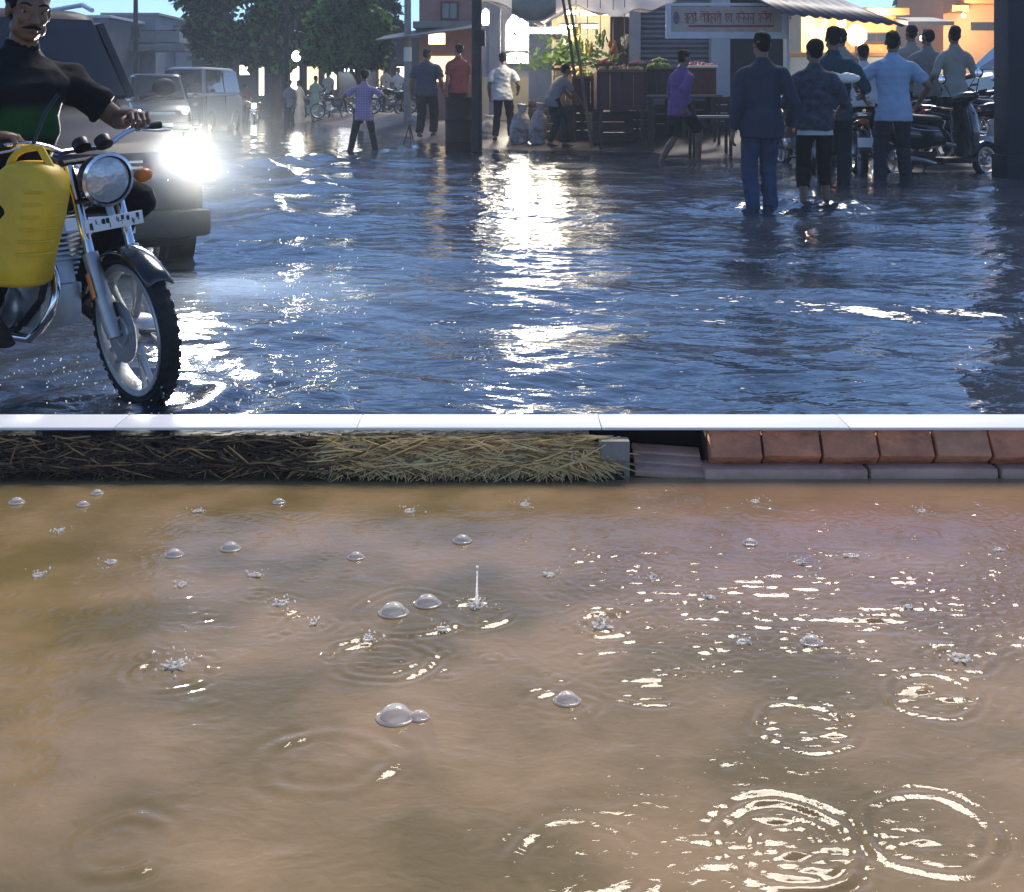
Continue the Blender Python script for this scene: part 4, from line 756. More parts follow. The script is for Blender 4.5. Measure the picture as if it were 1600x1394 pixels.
def fingers(mb, wr_, d, n, s, curl, k):
    """palm + five separate bent fingers; n: palm normal (side the fingers close to), s: side of the thumb"""
    d = Vector(d).normalized(); n = (Vector(n) - d * d.dot(Vector(n))).normalized(); w_ = d.cross(n) * s
    P = lambda a, b, c: wr_ + (d * a + w_ * b + n * c) * k
    for off, ln, c_ in ((.030, .068, 1.0), (.010, .078, 1.02), (-.011, .073, 1.05), (-.030, .057, 1.12)):
        p = P(.06, off * .8, 0); pts = [p, P(.09, off, 0)]; a = 0
        for q in (.45, .32, .23): a += curl * c_ * (.8 if q > .4 else 1); pts.append(pts[-1] + (d * math.cos(a) + n * math.sin(a)) * ln * q * k)
        mb.tube(pts, [.0095 * k, .0098 * k, .0088 * k, .008 * k, .0055 * k], 7)
    pts = [P(.02, .02, .004), P(.045, .042, .012)]; v = (d * .75 + w_ * .55 + n * .25).normalized(); pts.append(pts[-1] + v * .032 * k); v = (d * .8 + w_ * .1 + n * (.3 + curl)).normalized(); pts.append(pts[-1] + v * .026 * k)
    mb.tube(pts, [.013 * k, .012 * k, .0105 * k, .007 * k], 7)
PN = 0
def person(label, loc, rz, H=1.7, shirt=None, trousers=None, sleeve='short', pants='long', lean=0, twist=0, side=0, legs=None, hands=None, elbow=None, yaw=0, pitch=0, pelvis=None, vox=.013, hem=-.13, group=None,
           sk=None, knee=(0, 1, .15), curl=.45, build_=1.0, face=False, shoes=True, gown=0, tuck=False, hair_v=1.0, palm=None, hemcol=None):
    global PN; PN += 1; seed = PN; k = H / 1.72; hair_v *= random.Random(PN).uniform(.97, 1.08); build_ *= random.Random(PN + 40).uniform(.95, 1.06); yaw += random.Random(PN + 9).uniform(-14, 14) * (not face); pitch += random.Random(PN + 5).uniform(-14, 4) * (not face); sk = sk or skin; t = thing('person', label, 'person', loc, rz, group); r = random.Random(seed)
    Pv = Vector(pelvis or (0, 0, .93)) * k; ln, tw, sd = R(lean), R(twist), R(side)
    def spine(z):                                     # point and frame of the trunk at height z above the pelvis
        p = Vector(Pv); n = 12; zz = 0; Rm = Matrix.Identity(3)
        if z <= 0: return Pv + V(0, 0, z * k) , Matrix.Rotation(-ln * .12, 3, 'X')
        for i in range(n):
            u = min(1, (zz + z / n / 2) / .30); u = .25 + .75 * u; Rm = Matrix.Rotation(tw * u, 3, 'Z') @ Matrix.Rotation(-ln * u, 3, 'X') @ Matrix.Rotation(sd * u, 3, 'Y')
            p = p + Rm @ V(0, 0, z / n * k); zz += z / n
        return p, Rm
    bw = build_
    def trunk(mb, st, n=18, ease=0):
        rings = []
        for z, hw, hd, oy in st:
            p, Rm = spine(z); rings.append([p + Rm @ V((hw * bw + ease) * k * math.copysign(abs(math.cos(a)) ** .85, math.cos(a)), ((hd * bw + ease) * math.sin(a) + oy) * k, 0) for a in [2 * math.pi * i / n for i in range(n)]])
        mb.loft(rings)
    TR = [(-.07, .13, .095, -.01), (0, .158, .108, -.012), (.10, .148, .100, 0), (.22, .148, .102, .008), (.34, .163, .112, .01), (.41, .168, .108, .004), (.465, .142, .090, -.004), (.51, .092, .068, -.008), (.545, .060, .055, -.006)]
    nb, Rc = spine(.50); S0 = {}
    for s, q in ((-1, 'R'), (1, 'L')): S0[q] = spine(.425)[0] + Rc @ V(-s * -.178 * bw * k if False else (.178 * bw * k if q == 'R' else -.178 * bw * k), 0, 0)
    Rh = Rc @ Matrix.Rotation(R(yaw), 3, 'Z') @ Matrix.Rotation(ln * .55 - R(pitch), 3, 'X'); hb = nb + (Rc @ V(0, .0, .042) + Rh @ V(0, .012, .045)) * k; hc = hb + Rh @ V(0, .012, .095) * k
    body = MB(); trunk(body, TR)
    body.tube([nb - Rc @ V(0, 0, .02) * k, nb + (hb - nb) * .5, hb + Rh @ V(0, 0, .03) * k], [.062 * k, .054 * k, .053 * k], 12)
    HB = lambda c, rr, rot=None: body.ball(hc + Rh @ Vector(c) * k, [q * k for q in rr], 16, 12, Rh if rot is None else Rh @ rot)
    HB((0, -.012, .035), (.074, .094, .082)); HB((0, .022, -.03), (.058, .068, .085)); HB((0, .045, -.082), (.033, .036, .026)); HB((0, .06, .018), (.055, .028, .05))
    for s in (-1, 1): HB((.075 * s, -.008, -.005), (.011, .02, .033)); HB((.035 * s, .062, -.018), (.025, .022, .024)); HB((.033 * s, .072, .028), (.026, .014, .009)); HB((.047 * s, .02, -.06), (.02, .035, .03))
    body.tube([hc + Rh @ V(0, .083, .02) * k, hc + Rh @ V(0, .099, -.008) * k, hc + Rh @ V(0, .108, -.026) * k, hc + Rh @ V(0, .088, -.038) * k], [.008 * k, .012 * k, .0165 * k, .010 * k], 8)
    HB((.012, .09, -.03), (.011, .011, .009)); HB((-.012, .09, -.03), (.011, .011, .009)); HB((0, .078, -.057), (.027, .013, .008)); HB((0, .076, -.067), (.023, .014, .008))
    # arms
    ha = dict(R=(.215, .06, -.53), L=(-.215, .06, -.53)); ha.update(hands or {}); el = dict(R=(.35, -1, 0), L=(-.35, -1, 0)); el.update(elbow or {}); A = {}
    for q in 'RL':
        h = Vector(ha[q]); tgt = (S0[q] + (h - V(.178 if q == 'R' else -.178, 0, 0)) * k) if not ha.get(q + 'abs') else Vector(ha[q])
        e, wr_ = ik(S0[q], tgt, .285 * k, .255 * k, el[q]); A[q] = (S0[q], e, wr_)
        ins = spine(.43)[0].lerp(S0[q], .6)
        body.tube(curve(ins, S0[q] + (S0[q] - ins) * .10, S0[q].lerp(e, .38), 5) + [e, e.lerp(wr_, .3), wr_], [.049 * bw * k] * 5 + [.046 * bw * k, .038 * bw * k, .041 * bw * k, .027 * bw * k], 12); body.ball(e, .038 * bw * k, 10, 8)
        d = (wr_ - e).normalized(); pn = Vector((palm or {}).get(q, Rc @ V(-1 if q == 'R' else 1, .15, 0))); n_ = (pn - d * d.dot(pn)).normalized(); w2 = d.cross(n_)
        M3 = Matrix((w2, d, n_)).transposed(); body.ball(wr_ + d * .048 * k, (.041 * k, .056 * k, .017 * k), 12, 10, M3); body.ball(wr_ + d * .005 * k, (.029 * k, .03 * k, .02 * k), 10, 8, M3)
        A[q] += (d, n_)
    # legs
    lg = dict(R=(.10, 0, .075), L=(-.10, 0, .075)); lg.update(legs or {}); K = {}
    for q in 'RL':
        s = 1 if q == 'R' else -1; hip = Pv + V(.088 * s * bw, 0, -.02) * k; kn, an = ik(hip, Vector(lg[q]) * k, .44 * k, .425 * k, (knee[0] * s, knee[1], knee[2])); K[q] = (hip, kn, an)
        body.tube([hip + V(0, 0, .04) * k, hip.lerp(kn, .3), kn, kn.lerp(an, .3) + V(0, -.012, 0) * k, an], [.085 * bw * k, .074 * bw * k, .052 * bw * k, .053 * bw * k, .034 * k], 12)
        f = (Matrix.Rotation(-s * .15, 3, 'Z') @ V(0, 1, 0)); tilt = max(0, (lg[q][2] - .085)) * -1.5 if lg[q][2] < .5 else 0; f = (f + V(0, 0, tilt)).normalized()
        foot = [an + (V(0, 0, -.035) - f * .05) * k, an + (V(0, 0, -.04) + f * .02) * k, an + (V(0, 0, -.055) + f * .10) * k, an + (V(0, 0, -.062) + f * .17) * k]
        body.tube(foot, [(.035 * k, .032 * k), (.038 * k, .038 * k), (.043 * k, .022 * k), (.034 * k, .012 * k)], 12, flat=f.cross(V(0, 0, 1)))
        body.tube([an, an + V(0, 0, -.04) * k], [.036 * k, .036 * k], 10)
        K[q] += (foot,)
    me = remesh(body, 'body', vox * (.55 if face else .8), 2)
    fb = MB()
    for q in 'RL': fingers(fb, A[q][2], A[q][3], A[q][4], (1 if q == 'R' else -1) * (1 if True else 1), curl if not isinstance(curl, dict) else curl[q], k)
    fm = fb.mesh('f'); bm = bmesh.new(); bm.from_mesh(me); bm.from_mesh(fm); bm.to_mesh(me); bm.free(); bpy.data.meshes.remove(fm); me.polygons.foreach_set('use_smooth', [True] * len(me.polygons))
    link('body', me, sk, t)
    # shirt
    b = MB(); ez = .016; top = TR[2:-1]
    st = [(hem, .186 + (.01 if hem < -.1 else 0), .14, -.01), (-.05, .188, .138, -.012), (.03, .182, .13, -.010)] + [(z, hw + ez, hd + ez, oy) for z, hw, hd, oy in top[:-1]] + [(.528, .080, .072, -.008), (.548, .068, .062, -.006)]
    trunk(b, st, 22)
    for q in 'RL':
        s0, e, wr_ = A[q][:3]; ins = spine(.43)[0].lerp(s0, .6)
        sh = curve(ins, s0 + (s0 - ins) * .10, s0.lerp(e, .38), 6); rs_ = [.069 * bw * k] * 7
        if sleeve == 'short': b.tube(sh + [s0.lerp(e, .75)], rs_ + [.067 * bw * k], 14)
        elif sleeve == 'half': b.tube(sh + [s0.lerp(e, .7), e, e.lerp(wr_, .12)], rs_ + [.062 * bw * k, .058 * bw * k, .058 * bw * k], 14)
        elif sleeve == 'long': b.tube(sh + [s0.lerp(e, .7), e, e.lerp(wr_, .5), e.lerp(wr_, .96)], rs_ + [.06 * bw * k, .055 * bw * k, .049 * bw * k, .042 * k], 14)
    link('shirt', remesh(b, 'shirt', vox, 3, .009 * k * (1.9 if face else 1), seed), shirt, t)
    c = MB(); rings = []
    for dz, rr in ((.535, .071), (.556, .066), (.568, .060)):
        p, Rm = spine(dz); rings.append([p + Rm @ V(rr * k * math.cos(a), rr * .95 * k * math.sin(a) - .004, 0) for a in [2 * math.pi * i / 16 for i in range(16)]])
    c.loft(rings, cap=False); o = c.build('collar', shirt, t); m_ = o.modifiers.new('s', 'SOLIDIFY'); m_.thickness = .006
    # trousers
    b = MB(); trunk(b, [(-.10, .15, .112, -.012), (-.03, .170, .122, -.014), (.04, .166, .115, -.008), (.09, .157, .108, 0)], 20)
    for q in 'RL':
        hip, kn, an, foot = K[q]; f_ = dict(long=.97, calf=.55, shorts=.02)[pants]
        P_ = [hip + V(0, 0, .05) * k, hip.lerp(kn, .35), kn]; r_ = [.098, .09, .074]
        if pants == 'shorts': P_ = [hip + V(0, 0, .05) * k, hip.lerp(kn, .45), hip.lerp(kn, .92)]; r_ = [.102, .1, .095]
        else: P_ += [kn.lerp(an, f_ * .5), kn.lerp(an, f_)]; r_ += [.07, .062]
        b.tube(P_, [x * bw * k for x in r_], 14); 
        if pants != 'shorts': b.ball(kn, .073 * bw * k, 12, 8)
    if gown: b.loft([[Pv + V((.2 + .05 * u) * math.cos(a) * k, (.15 + .06 * u) * math.sin(a) * k, -u * gown * k) for a in [2 * math.pi * i / 18 for i in range(18)]] for u in (0, .5, 1)])
    link('trousers', remesh(b, 'trousers', vox, 2, .008 * k, seed + 50), trousers, t)
    if hemcol:
        b = MB(); trunk(b, [(hem - .045, .176, .128, -.01), (hem + .03, .174, .126, -.01)], 20); b.build('undershirt_hem', hemcol, t)
    # hair
    b = MB(); Q = lambda c, rr, rot=None: b.ball(hc + Rh @ Vector(c) * k, [q * k for q in rr], 18, 12, Rh if rot is None else Rh @ rot)
    Q((0, -.022, .052), (.079 * hair_v, .092 * hair_v, .082 * hair_v)); Q((0, .03, .095), (.05, .05, .03)); Q((0, -.056, .0), (.062, .058, .062))
    for s in (-1, 1): Q((.063 * s, -.008, .03), (.012, .04, .036))
    if face: Q((.02, .06, .098), (.05, .035, .026)); Q((-.03, .055, .1), (.04, .035, .024))
    hm = remesh(b, 'hair', vox * .6, 1, .010 * k, seed + 9); link('hair', hm, hair_m, t)
    if shoes:
        for q in 'RL':
            b = MB(); f = K[q][3]; b.tube([f[0] + V(0, 0, -.004), f[1] + V(0, 0, -.008), f[2] + V(0, 0, -.004), f[3] + (f[3] - f[2]) * .18], [(.041 * k, .036 * k), (.044 * k, .036 * k), (.05 * k, .028 * k), (.036 * k, .016 * k)], 14, flat=(1, 0, 0)); b.build('shoe', sandal, t)
    if face:
        for s in (-1, 1):
            b = MB(); b.ball(hc + Rh @ V(.032 * s, .0695, .008) * k, (.0145 * k, .0125 * k, .0085 * k), 14, 10, Rh); ey = b.build('eye', pm('eye_white', (.34, .31, .28), .3, 0, .05, 5, 0), t)
            b = MB(); b.ball(hc + Rh @ V(.032 * s + .002, .0795, .007) * k, (.0065 * k, .004 * k, .0065 * k), 12, 8, Rh); b.build('iris', pm('iris', (.012, .008, .006), .15, 0, .1, 5, 0), ey)
            b = MB(); b.tube([hc + Rh @ V(q * s, .088 - q * .28, z) * k for q, z in ((.012, .030), (.028, .037), (.046, .036), (.058, .026))], [.003 * k, .0055 * k, .005 * k, .002 * k], 6); b.build('eyebrow', hair_m, t)
            b = MB(); b.tube([hc + Rh @ V(q * s, .0845 - q * .24, z) * k for q, z in ((.016, .0125), (.032, .0205), (.047, .013))], [.003 * k, .006 * k, .003 * k], 6); b.build('eyelid', sk, t)
        b = MB(); b.tube([hc + Rh @ V(x, .095 - abs(x) * .55, -.0475 - abs(x) * .22) * k for x in (-.036, -.024, -.012, 0, .012, .024, .036)], [.002 * k, .005 * k, .0068 * k, .0062 * k, .0068 * k, .005 * k, .002 * k], 8); b.build('moustache', hair_m, t)
        b = MB(); b.ball(hc + Rh @ V(0, .0875, -.064) * k, (.021 * k, .006 * k, .006 * k), 14, 8, Rh); b.build('lips', pm('lips', (.16, .06, .05), .45, 0, .1, 9, 0), t)
    return t
def stand(px, Yv, pyt, zf=None):
    z = ground(PX(px, Yv), Yv) if zf is None else zf; return (PX(px, Yv), Yv, z), ZY(pyt, Yv) - z
tr_dark = cloth('trouser_dark', (.018, .019, .024)); tr_navy = cloth('trouser_navy', (.022, .026, .042)); tr_black = cloth('trouser_black', (.010, .010, .012)); jean = cloth('jean_blue', (.045, .075, .15), .35, 7)
navy = cloth('shirt_navy', (.035, .045, .075)); ltblue = cloth('shirt_light_blue', (.34, .47, .66)); teal = cloth('shirt_teal', (.02, .06, .085)); white_s = cloth('shirt_white', (.62, .63, .64)); grey_s = cloth('shirt_grey', (.26, .25, .25))
purple = cloth('shirt_purple', (.20, .09, .26)); dkblue = cloth('shirt_dark_blue', (.05, .07, .11)); red_s = cloth('shirt_red', (.16, .04, .05)); green_s = cloth('shirt_pale_green', (.3, .42, .36)); cream_s = cloth('shirt_cream', (.55, .52, .42)); greyvest = cloth('shirt_stone', (.34, .34, .31))
pinkchk = check_cloth('shirt_pink_check', (.46, .34, .50), (.30, .18, .34), 130); camo = pm('shirt_camo', (.09, .10, .14), .85, 0, .3, 16, .3, 60, spec=.2, col2=(.018, .02, .03))
# --- near waders, seen from behind
(l, h) = stand(1190, 12, 52, -.12)
person('man in dark navy shirt and blue jeans wading away, nearest of the waders', l, R(4), h, navy, jean, 'long', vox=.011, hem=-.17, legs=dict(R=(.10, .05, .08), L=(-.085, -.04, .08)), hands=dict(R=(.275, .10, -.47), L=(-.255, .02, -.53)), side=1, build_=1.07)
(l, h) = stand(1273, 12.7, 64, -.12)
person('wader in dark patterned shirt with trousers rolled above bare calves', l, R(-6), h, camo, tr_black, 'half', pants='calf', vox=.011, hem=-.10, legs=dict(R=(.13, .10, .08), L=(-.12, -.12, .10)), hands=dict(R=(.25, .20, -.36), L=(-.25, .16, -.40)), build_=1.0, shoes=False, lean=4, hemcol=white_s, yaw=15)
(l, h) = stand(1396, 16.2, 50)
person('man in light blue short-sleeved shirt standing beside the black scooter', l, R(-8), h, ltblue, tr_navy, 'short', vox=.012, hem=-.16, legs=dict(R=(.15, .08, .08), L=(-.15, -.05, .08)), hands=dict(R=(.30, .22, -.38), L=(-.27, .20, -.34)), elbow=dict(R=(.9, -.6, 0), L=(-.9, -.6, 0)), build_=1.08, lean=5, yaw=-10)
(l, h) = stand(1302, 15.6, 44)
person('tall man in dark teal shirt holding a white bag under his arm', l, R(-20), h, teal, tr_dark, 'half', vox=.013, hem=-.14, hands=dict(R=(.26, .20, -.30), L=(-.24, .16, -.34)), yaw=25, build_=1.02)
(l2, h2) = stand(1314, 19.5, 47)
person('dark-haired man mostly hidden behind the man in teal', l2, R(10), h2, greyvest, tr_dark, vox=.016)
(l, h) = stand(1345, 17.75, 69)
person('man in loose white shirt sitting astride a motorcycle, back to us', (l[0], l[1] - .15, l[2]), R(-5), 1.68, white_s, tr_black, 'half', vox=.013, pelvis=(0, -.05, h - .77), legs=dict(R=(.30, .20, .10), L=(-.30, .20, .10)), knee=(.6, 1, .4), hands=dict(R=(.28, .38, -.22), L=(-.28, .38, -.22)), hem=-.08, lean=10, yaw=-20, build_=1.05)
for px, Yv, pyt, rz, mt, lab, kw in ((1424, 20.6, 41, 8, greyvest, 'onlooker with white sleeves, left of the three beyond the scooter', dict(sleeve='half')), (1449, 20.0, 47, -15, grey_s, 'onlooker with white cap and grey back, middle of the three beyond the scooter', dict(sleeve='long', yaw=35)), (1491, 19.4, 43, 5, greyvest, 'onlooker in pale grey shirt before the pale car, right of the three', dict(sleeve='half', build_=.95))):
    (l, h) = stand(px, Yv, pyt); o = person(lab, l, R(rz), h, mt, tr_dark, vox=.014, hands=dict(R=(.24, .22, -.30), L=(-.24, .2, -.32)), **kw)
    if px == 1449: cap_o = (o, h)
# --- by the stalls
(l, h) = stand(1062, 20.6, 80)
person('man in purple shirt and dark shorts hurrying past the fruit table', l, R(-55), h, purple, tr_black, 'long', pants='shorts', vox=.013, legs=dict(R=(.09, .28, .16), L=(-.08, -.30, .14)), knee=(0, 1, .1), hands=dict(R=(.24, -.16, -.42), L=(-.22, .25, -.38)), lean=6, shoes=True, sk=skin)
(l, h) = stand(872, 25.2, 92)
person('man in grey shirt bending over a sack at the fruit stall', l, R(-62), 1.72, grey_s, tr_dark, 'short', vox=.014, lean=38, pelvis=(0, -.12, .91), hands=dict(R=(.2, .35, -.42), L=(-.2, .42, -.38)), legs=dict(R=(.12, .08, .08), L=(-.12, -.12, .08)), pitch=-10)
(l, h) = stand(786, 26.6, 84)
person('man in white shirt standing with back to us before the bright windows', l, R(-6), h, white_s, tr_dark, 'short', vox=.014, legs=dict(R=(.16, 0, .08), L=(-.16, 0, .08)), hands=dict(R=(.27, .2, -.38), L=(-.27, .1, -.48)))
(l, h) = stand(716, 29, 70)
person('person in dull red shirt half hidden behind the dark pole', l, R(20), h, red_s, tr_black, vox=.016)
(l, h) = stand(666, 30.5, 77)
person('heavy man in dark blue shirt walking on the muddy bank', l, R(-14), h, dkblue, tr_black, 'short', vox=.015, build_=1.18, legs=dict(R=(.11, .12, .08), L=(-.1, -.12, .08)), hands=dict(R=(.28, .1, -.48), L=(-.27, .0, -.52)), lean=4, yaw=-20)
(l, h) = stand(568, 24.5, 110, -.13)
person('boy in pink checked shirt wading with legs apart and arms out', l, R(6), h, pinkchk, tr_navy, 'short', vox=.013, legs=dict(R=(.25, .05, .08), L=(-.27, -.05, .08)), hands=dict(R=(.40, .22, -.34), L=(-.37, .20, -.36)), elbow=dict(R=(1, -.5, 0), L=(-1, -.5, 0)), hem=-.2, yaw=10, side=2)
for px, Yv, pyt, rz, mt, tr, lab, kw in ((455, 46, 100, 150, greyvest, tr_dark, 'person in grey at the foot of the big tree trunk', dict(lean=15)), (468, 50, 97, 60, cream_s, cream_s, 'person in long pale robe under the hanging white lamp', dict(gown=.8)), (493, 52, 96, -20, green_s, green_s, 'person in pale green clothes before the lit shops', dict(gown=.7)), (513, 56, 100, 170, cream_s, tr_dark, 'person in cream shirt in a bright shop doorway', {}), (603, 54, 98, 30, cream_s, tr_dark, 'person in cream shirt behind the parked motorcycles', {}), (622, 53, 96, -150, white_s, tr_dark, 'person in white shirt beside the concrete pole', {}), (384, 58, 118, 0, red_s, tr_dark, 'far person in red on the road before glowing windows', {})):
    (l, h) = stand(px, Yv, pyt); person(lab, l, R(rz), min(max(h, 1.5), 1.85), mt, tr, vox=.02, **kw)
# --- the rider
rider_green = pm('shirt_black_green', (.014, .015, .016), .85, 0, .2, 5, .08, 60, spec=.2)
_t = rider_green.node_tree; _b = _t.nodes['Principled BSDF']; _c = _t.nodes.new('ShaderNodeTexCoord'); _s = _t.nodes.new('ShaderNodeSeparateXYZ'); _n = _t.nodes.new('ShaderNodeTexNoise'); _n.inputs['Scale'].default_value = 13; _n.inputs['Detail'].default_value = 5
_t.links.new(_c.outputs['Object'], _s.inputs[0]); _t.links.new(_c.outputs['Object'], _n.inputs[0])
def _mth(op, a, b_):
    m = _t.nodes.new('ShaderNodeMath'); m.operation = op
    for i, q in enumerate((a, b_)):
        if hasattr(q, 'links'): _t.links.new(q, m.inputs[i])
        else: m.inputs[i].default_value = q
    return m.outputs[0]
_d = _mth('ABSOLUTE', _mth('SUBTRACT', _s.outputs['Z'], .98), 0); _k = _mth('MULTIPLY', _mth('SUBTRACT', .075, _d), 26); _k2 = _mth('MULTIPLY', _mth('GREATER_THAN', _s.outputs['Y'], -.02), _mth('LESS_THAN', _mth('ABSOLUTE', _s.outputs['X'], 0), .13))
_m = _mth('MULTIPLY', _mth('MINIMUM', _mth('MAXIMUM', _k, 0.0), 1.0), _mth('MULTIPLY', _k2, _n.outputs[0])); _x = _t.nodes.new('ShaderNodeMix'); _x.data_type = 'RGBA'; _x.inputs[7].default_value = (.03, .15, .035, 1)
_src = _b.inputs['Base Color'].links[0].from_socket; _t.links.new(_m, _x.inputs[0]); _t.links.new(_src, _x.inputs[6]); _t.links.new(_x.outputs[2], _b.inputs['Base Color'])
_S = Matrix.Translation((.40, 0, .95)) @ Matrix.Rotation(R(-15), 4, V(-.42, 0, .9).normalized()) @ Matrix.Translation((-.40, 0, -.95))
def _grip(s): p = _S @ V(.335, .30 * s, 1.045) * BS; return (-p.y, p.x - .075, p.z + .035)
rd = person('man with moustache in black t-shirt riding the motorcycle at left', bike_loc, HEAD - R(90), 1.66, rider_green, tr_black, 'short', pants='long', vox=.009, pelvis=(0, -.10, .775), lean=12, yaw=-22, pitch=6, face=True, legs=dict(R=(.215, .06, .36), L=(-.215, .06, .36)), knee=(.45, 1, .5), hands=dict(R=_grip(-1), L=_grip(1), Rabs=1, Labs=1), elbow=dict(R=(.9, -.5, -.5), L=(-.9, -.5, -.5)), curl=dict(R=1.0, L=1.0), hem=-.10, build_=1.08, palm=dict(R=(0, 0, -1), L=(0, 0, -1)), sk=skin)
# ------------------------------------------------------------------ yellow can at the rider's knee
yel = pm('yellow_plastic', (.92, .57, .03), .5, 0, .35, 5, .12)
yc = thing('plastic_can', 'yellow plastic can with brown cap hanging beside the rider knee', 'can', W(36, 446, 4.36), R(-18), scale=1.16)
b = MB(); rs = []
for z, hw, hd, ox in ((0, .075, .05, -.02), (.015, .098, .066, -.02), (.06, .103, .07, -.018), (.12, .11, .072, -.01), (.20, .116, .074, .006), (.28, .118, .072, .022), (.325, .105, .066, .03), (.352, .075, .05, .032), (.366, .035, .03, .03)):
    rs.append([(ox + hw * math.copysign(abs(math.cos(a)) ** .6, math.cos(a)), hd * math.copysign(abs(math.sin(a)) ** .6, math.sin(a)), z) for a in [2 * math.pi * i / 28 for i in range(28)]])
b.loft(rs); b.build('can_body', yel, yc, angle=60)
for i in range(6): b = MB(); z = .10 + i * .036; o_ = -.012 + (z - .1) * .17; b.tube([(o_ + .045, -.0745, z), (o_ + .085, -.069, z), (o_ + .111, -.04, z), (o_ + .118, .0, z)], .0042, 6); b.build('rib', yel, yc)
b = MB(); b.tube(curve((-.05, 0, .345), (-.03, 0, .41), (.06, 0, .405), 6) + [(.10, 0, .345)], .011, 8); b.build('handle', yel, yc)
b = MB(); b.lathe([(.001, .035), (.02, .035), (.024, .03), (.024, 0)], 18, Matrix.Translation((-.075, -.05, .285)) @ Matrix.Rotation(R(60), 4, 'X')); b.build('cap', pm('brown_cap', (.16, .06, .03), .5, 0, .2, 8, .05), yc)
b = MB(); b.box((-.05, -.072, .17), (.012, .006, .15)); b.build('red_stripe', pm('faded_red', (.5, .2, .05), .6, 0, .3, 20, 0), yc)
b = MB(); b.tube([(.03, 0, .40), (.05, .03, .50), (.06, .08, .56)], .006, 6); b.build('hanging_cord', black_plastic, yc)
wb = thing('plastic_bag', 'white plastic bag held by the tall man in teal', 'bag', (PX(1324, 15.3), 15.25, ZY(122, 15.3)), R(-8))
b = MB(); b.ball((0, 0, 0), (.13, .07, .065), 18, 10); b.tube([(-.1, 0, .02), (-.17, .02, .05), (-.2, .05, .06)], [.03, .018, .02], 8); wbm = remesh(b, 'bag', .009, 1, .012, 77); link('bag_body', wbm, white_paint, wb)
# ------------------------------------------------------------------ poles, drum, tripod
pz = ground(PX(745, 24.2), 24.2)
t = thing('utility_pole', 'dark rusted utility pole with junction box in the middle of the street', 'pole', (PX(745, 24.2), 24.2, pz - .2))
b = MB(); b.tube([(0, 0, -.1), (0, 0, 5.2)], [.105, .092], 14); b.build('shaft', pm('rusty_pole', (.075, .045, .035), .75, .2, .5, 7, .4, 30), t)
b = MB(); b.box((.06, -.10, ZY(60, 24.2) - pz + .2), (.20, .14, .30)); b.build('junction_box', dark_iron, t, bevel=.012)
b = MB(); b.tube([(-.02, -.1, 3.6), (.03, -.12, 2.6), (.02, -.11, .4)], .014, 6); b.build('cable', black_plastic, t)
dz = ground(PX(718, 24.6), 24.6)
t = thing('drum', 'dark red-brown steel drum with newspaper on top beside the utility pole', 'drum', (PX(718, 24.6), 24.6, dz - .12))
hgt = ZY(152, 24.6) - dz + .12
b = MB(); b.lathe([(.001, 0), (.28, 0), (.285, .02), (.275, .04), (.275, hgt * .33), (.288, hgt * .345), (.275, hgt * .36), (.275, hgt * .66), (.288, hgt * .675), (.275, hgt * .69), (.275, hgt - .03), (.286, hgt - .01), (.28, hgt), (.26, hgt - .02), (.001, hgt - .025)], 28); b.build('barrel', pm('drum_rust', (.06, .022, .018), .7, .2, .5, 6, .3), t)
t = thing('tripod', 'thin wooden tripod of crossed sticks standing on the muddy bank', 'tripod', (PX(640, 28), 28, ground(PX(640, 28), 28)))
for dx, dy in ((-.2, -.1), (.17, -.15), (.02, .25)): b = MB(); b.tube([(dx, dy, -.03), (0, 0, .62)], .014, 6); b.build('leg', wood_dark, t)
t = thing('concrete_pole', 'pale concrete pole with painted white band behind the man in dark blue', 'pole', (PX(637, 38), 38, ground(PX(637, 38), 38)))
b = MB(); b.tube([(0, 0, -.1), (0, 0, 6)], [.12, .09], 12); b.build('shaft', concrete, t)
b = MB(); b.lathe([(.119, ZY(96, 38) - t.location.z), (.122, ZY(96, 38) - t.location.z), (.120, ZY(74, 38) - t.location.z), (.117, ZY(74, 38) - t.location.z)], 12, None, True); b.build('white_band', white_paint, t)
t = thing('street_pole', 'dark street pole before the pale houses at far left', 'pole', (PX(212, 55), 55, -.1)); b = MB(); b.tube([(0, 0, -.2), (0, 0, 6)], [.13, .09], 10); b.build('shaft', dark_iron, t)
b = MB(); b.box((0, 0, ZY(50, 55) + .1), (.35, .2, .5)); b.build('meter_box', dark_iron, t, bevel=.02)
t = thing('street_pole', 'thin bare pole just right of the big tree trunk', 'pole', (PX(447, 47), 47, ground(PX(447, 47), 47))); b = MB(); b.tube([(0, 0, -.2), (.05, 0, 6)], [.09, .07], 8); b.build('shaft', dark_iron, t)
t = thing('pillar', 'blue-black painted pillar at the right edge of the picture', 'pillar', (PX(1575, 16.2) + .28, 16.5, -.2))
b = MB(); b.box((0, 0, 2.6), (.52, .5, 5.2)); b.build('shaft', pm('pillar_paint', (.018, .024, .04), .7, 0, .5, 2, .3), t, bevel=.03)
b = MB(); b.box((0, 0, .3), (.56, .54, .4)); b.build('plinth', pm('pillar_paint', (0, 0, 0)), t, bevel=.02)
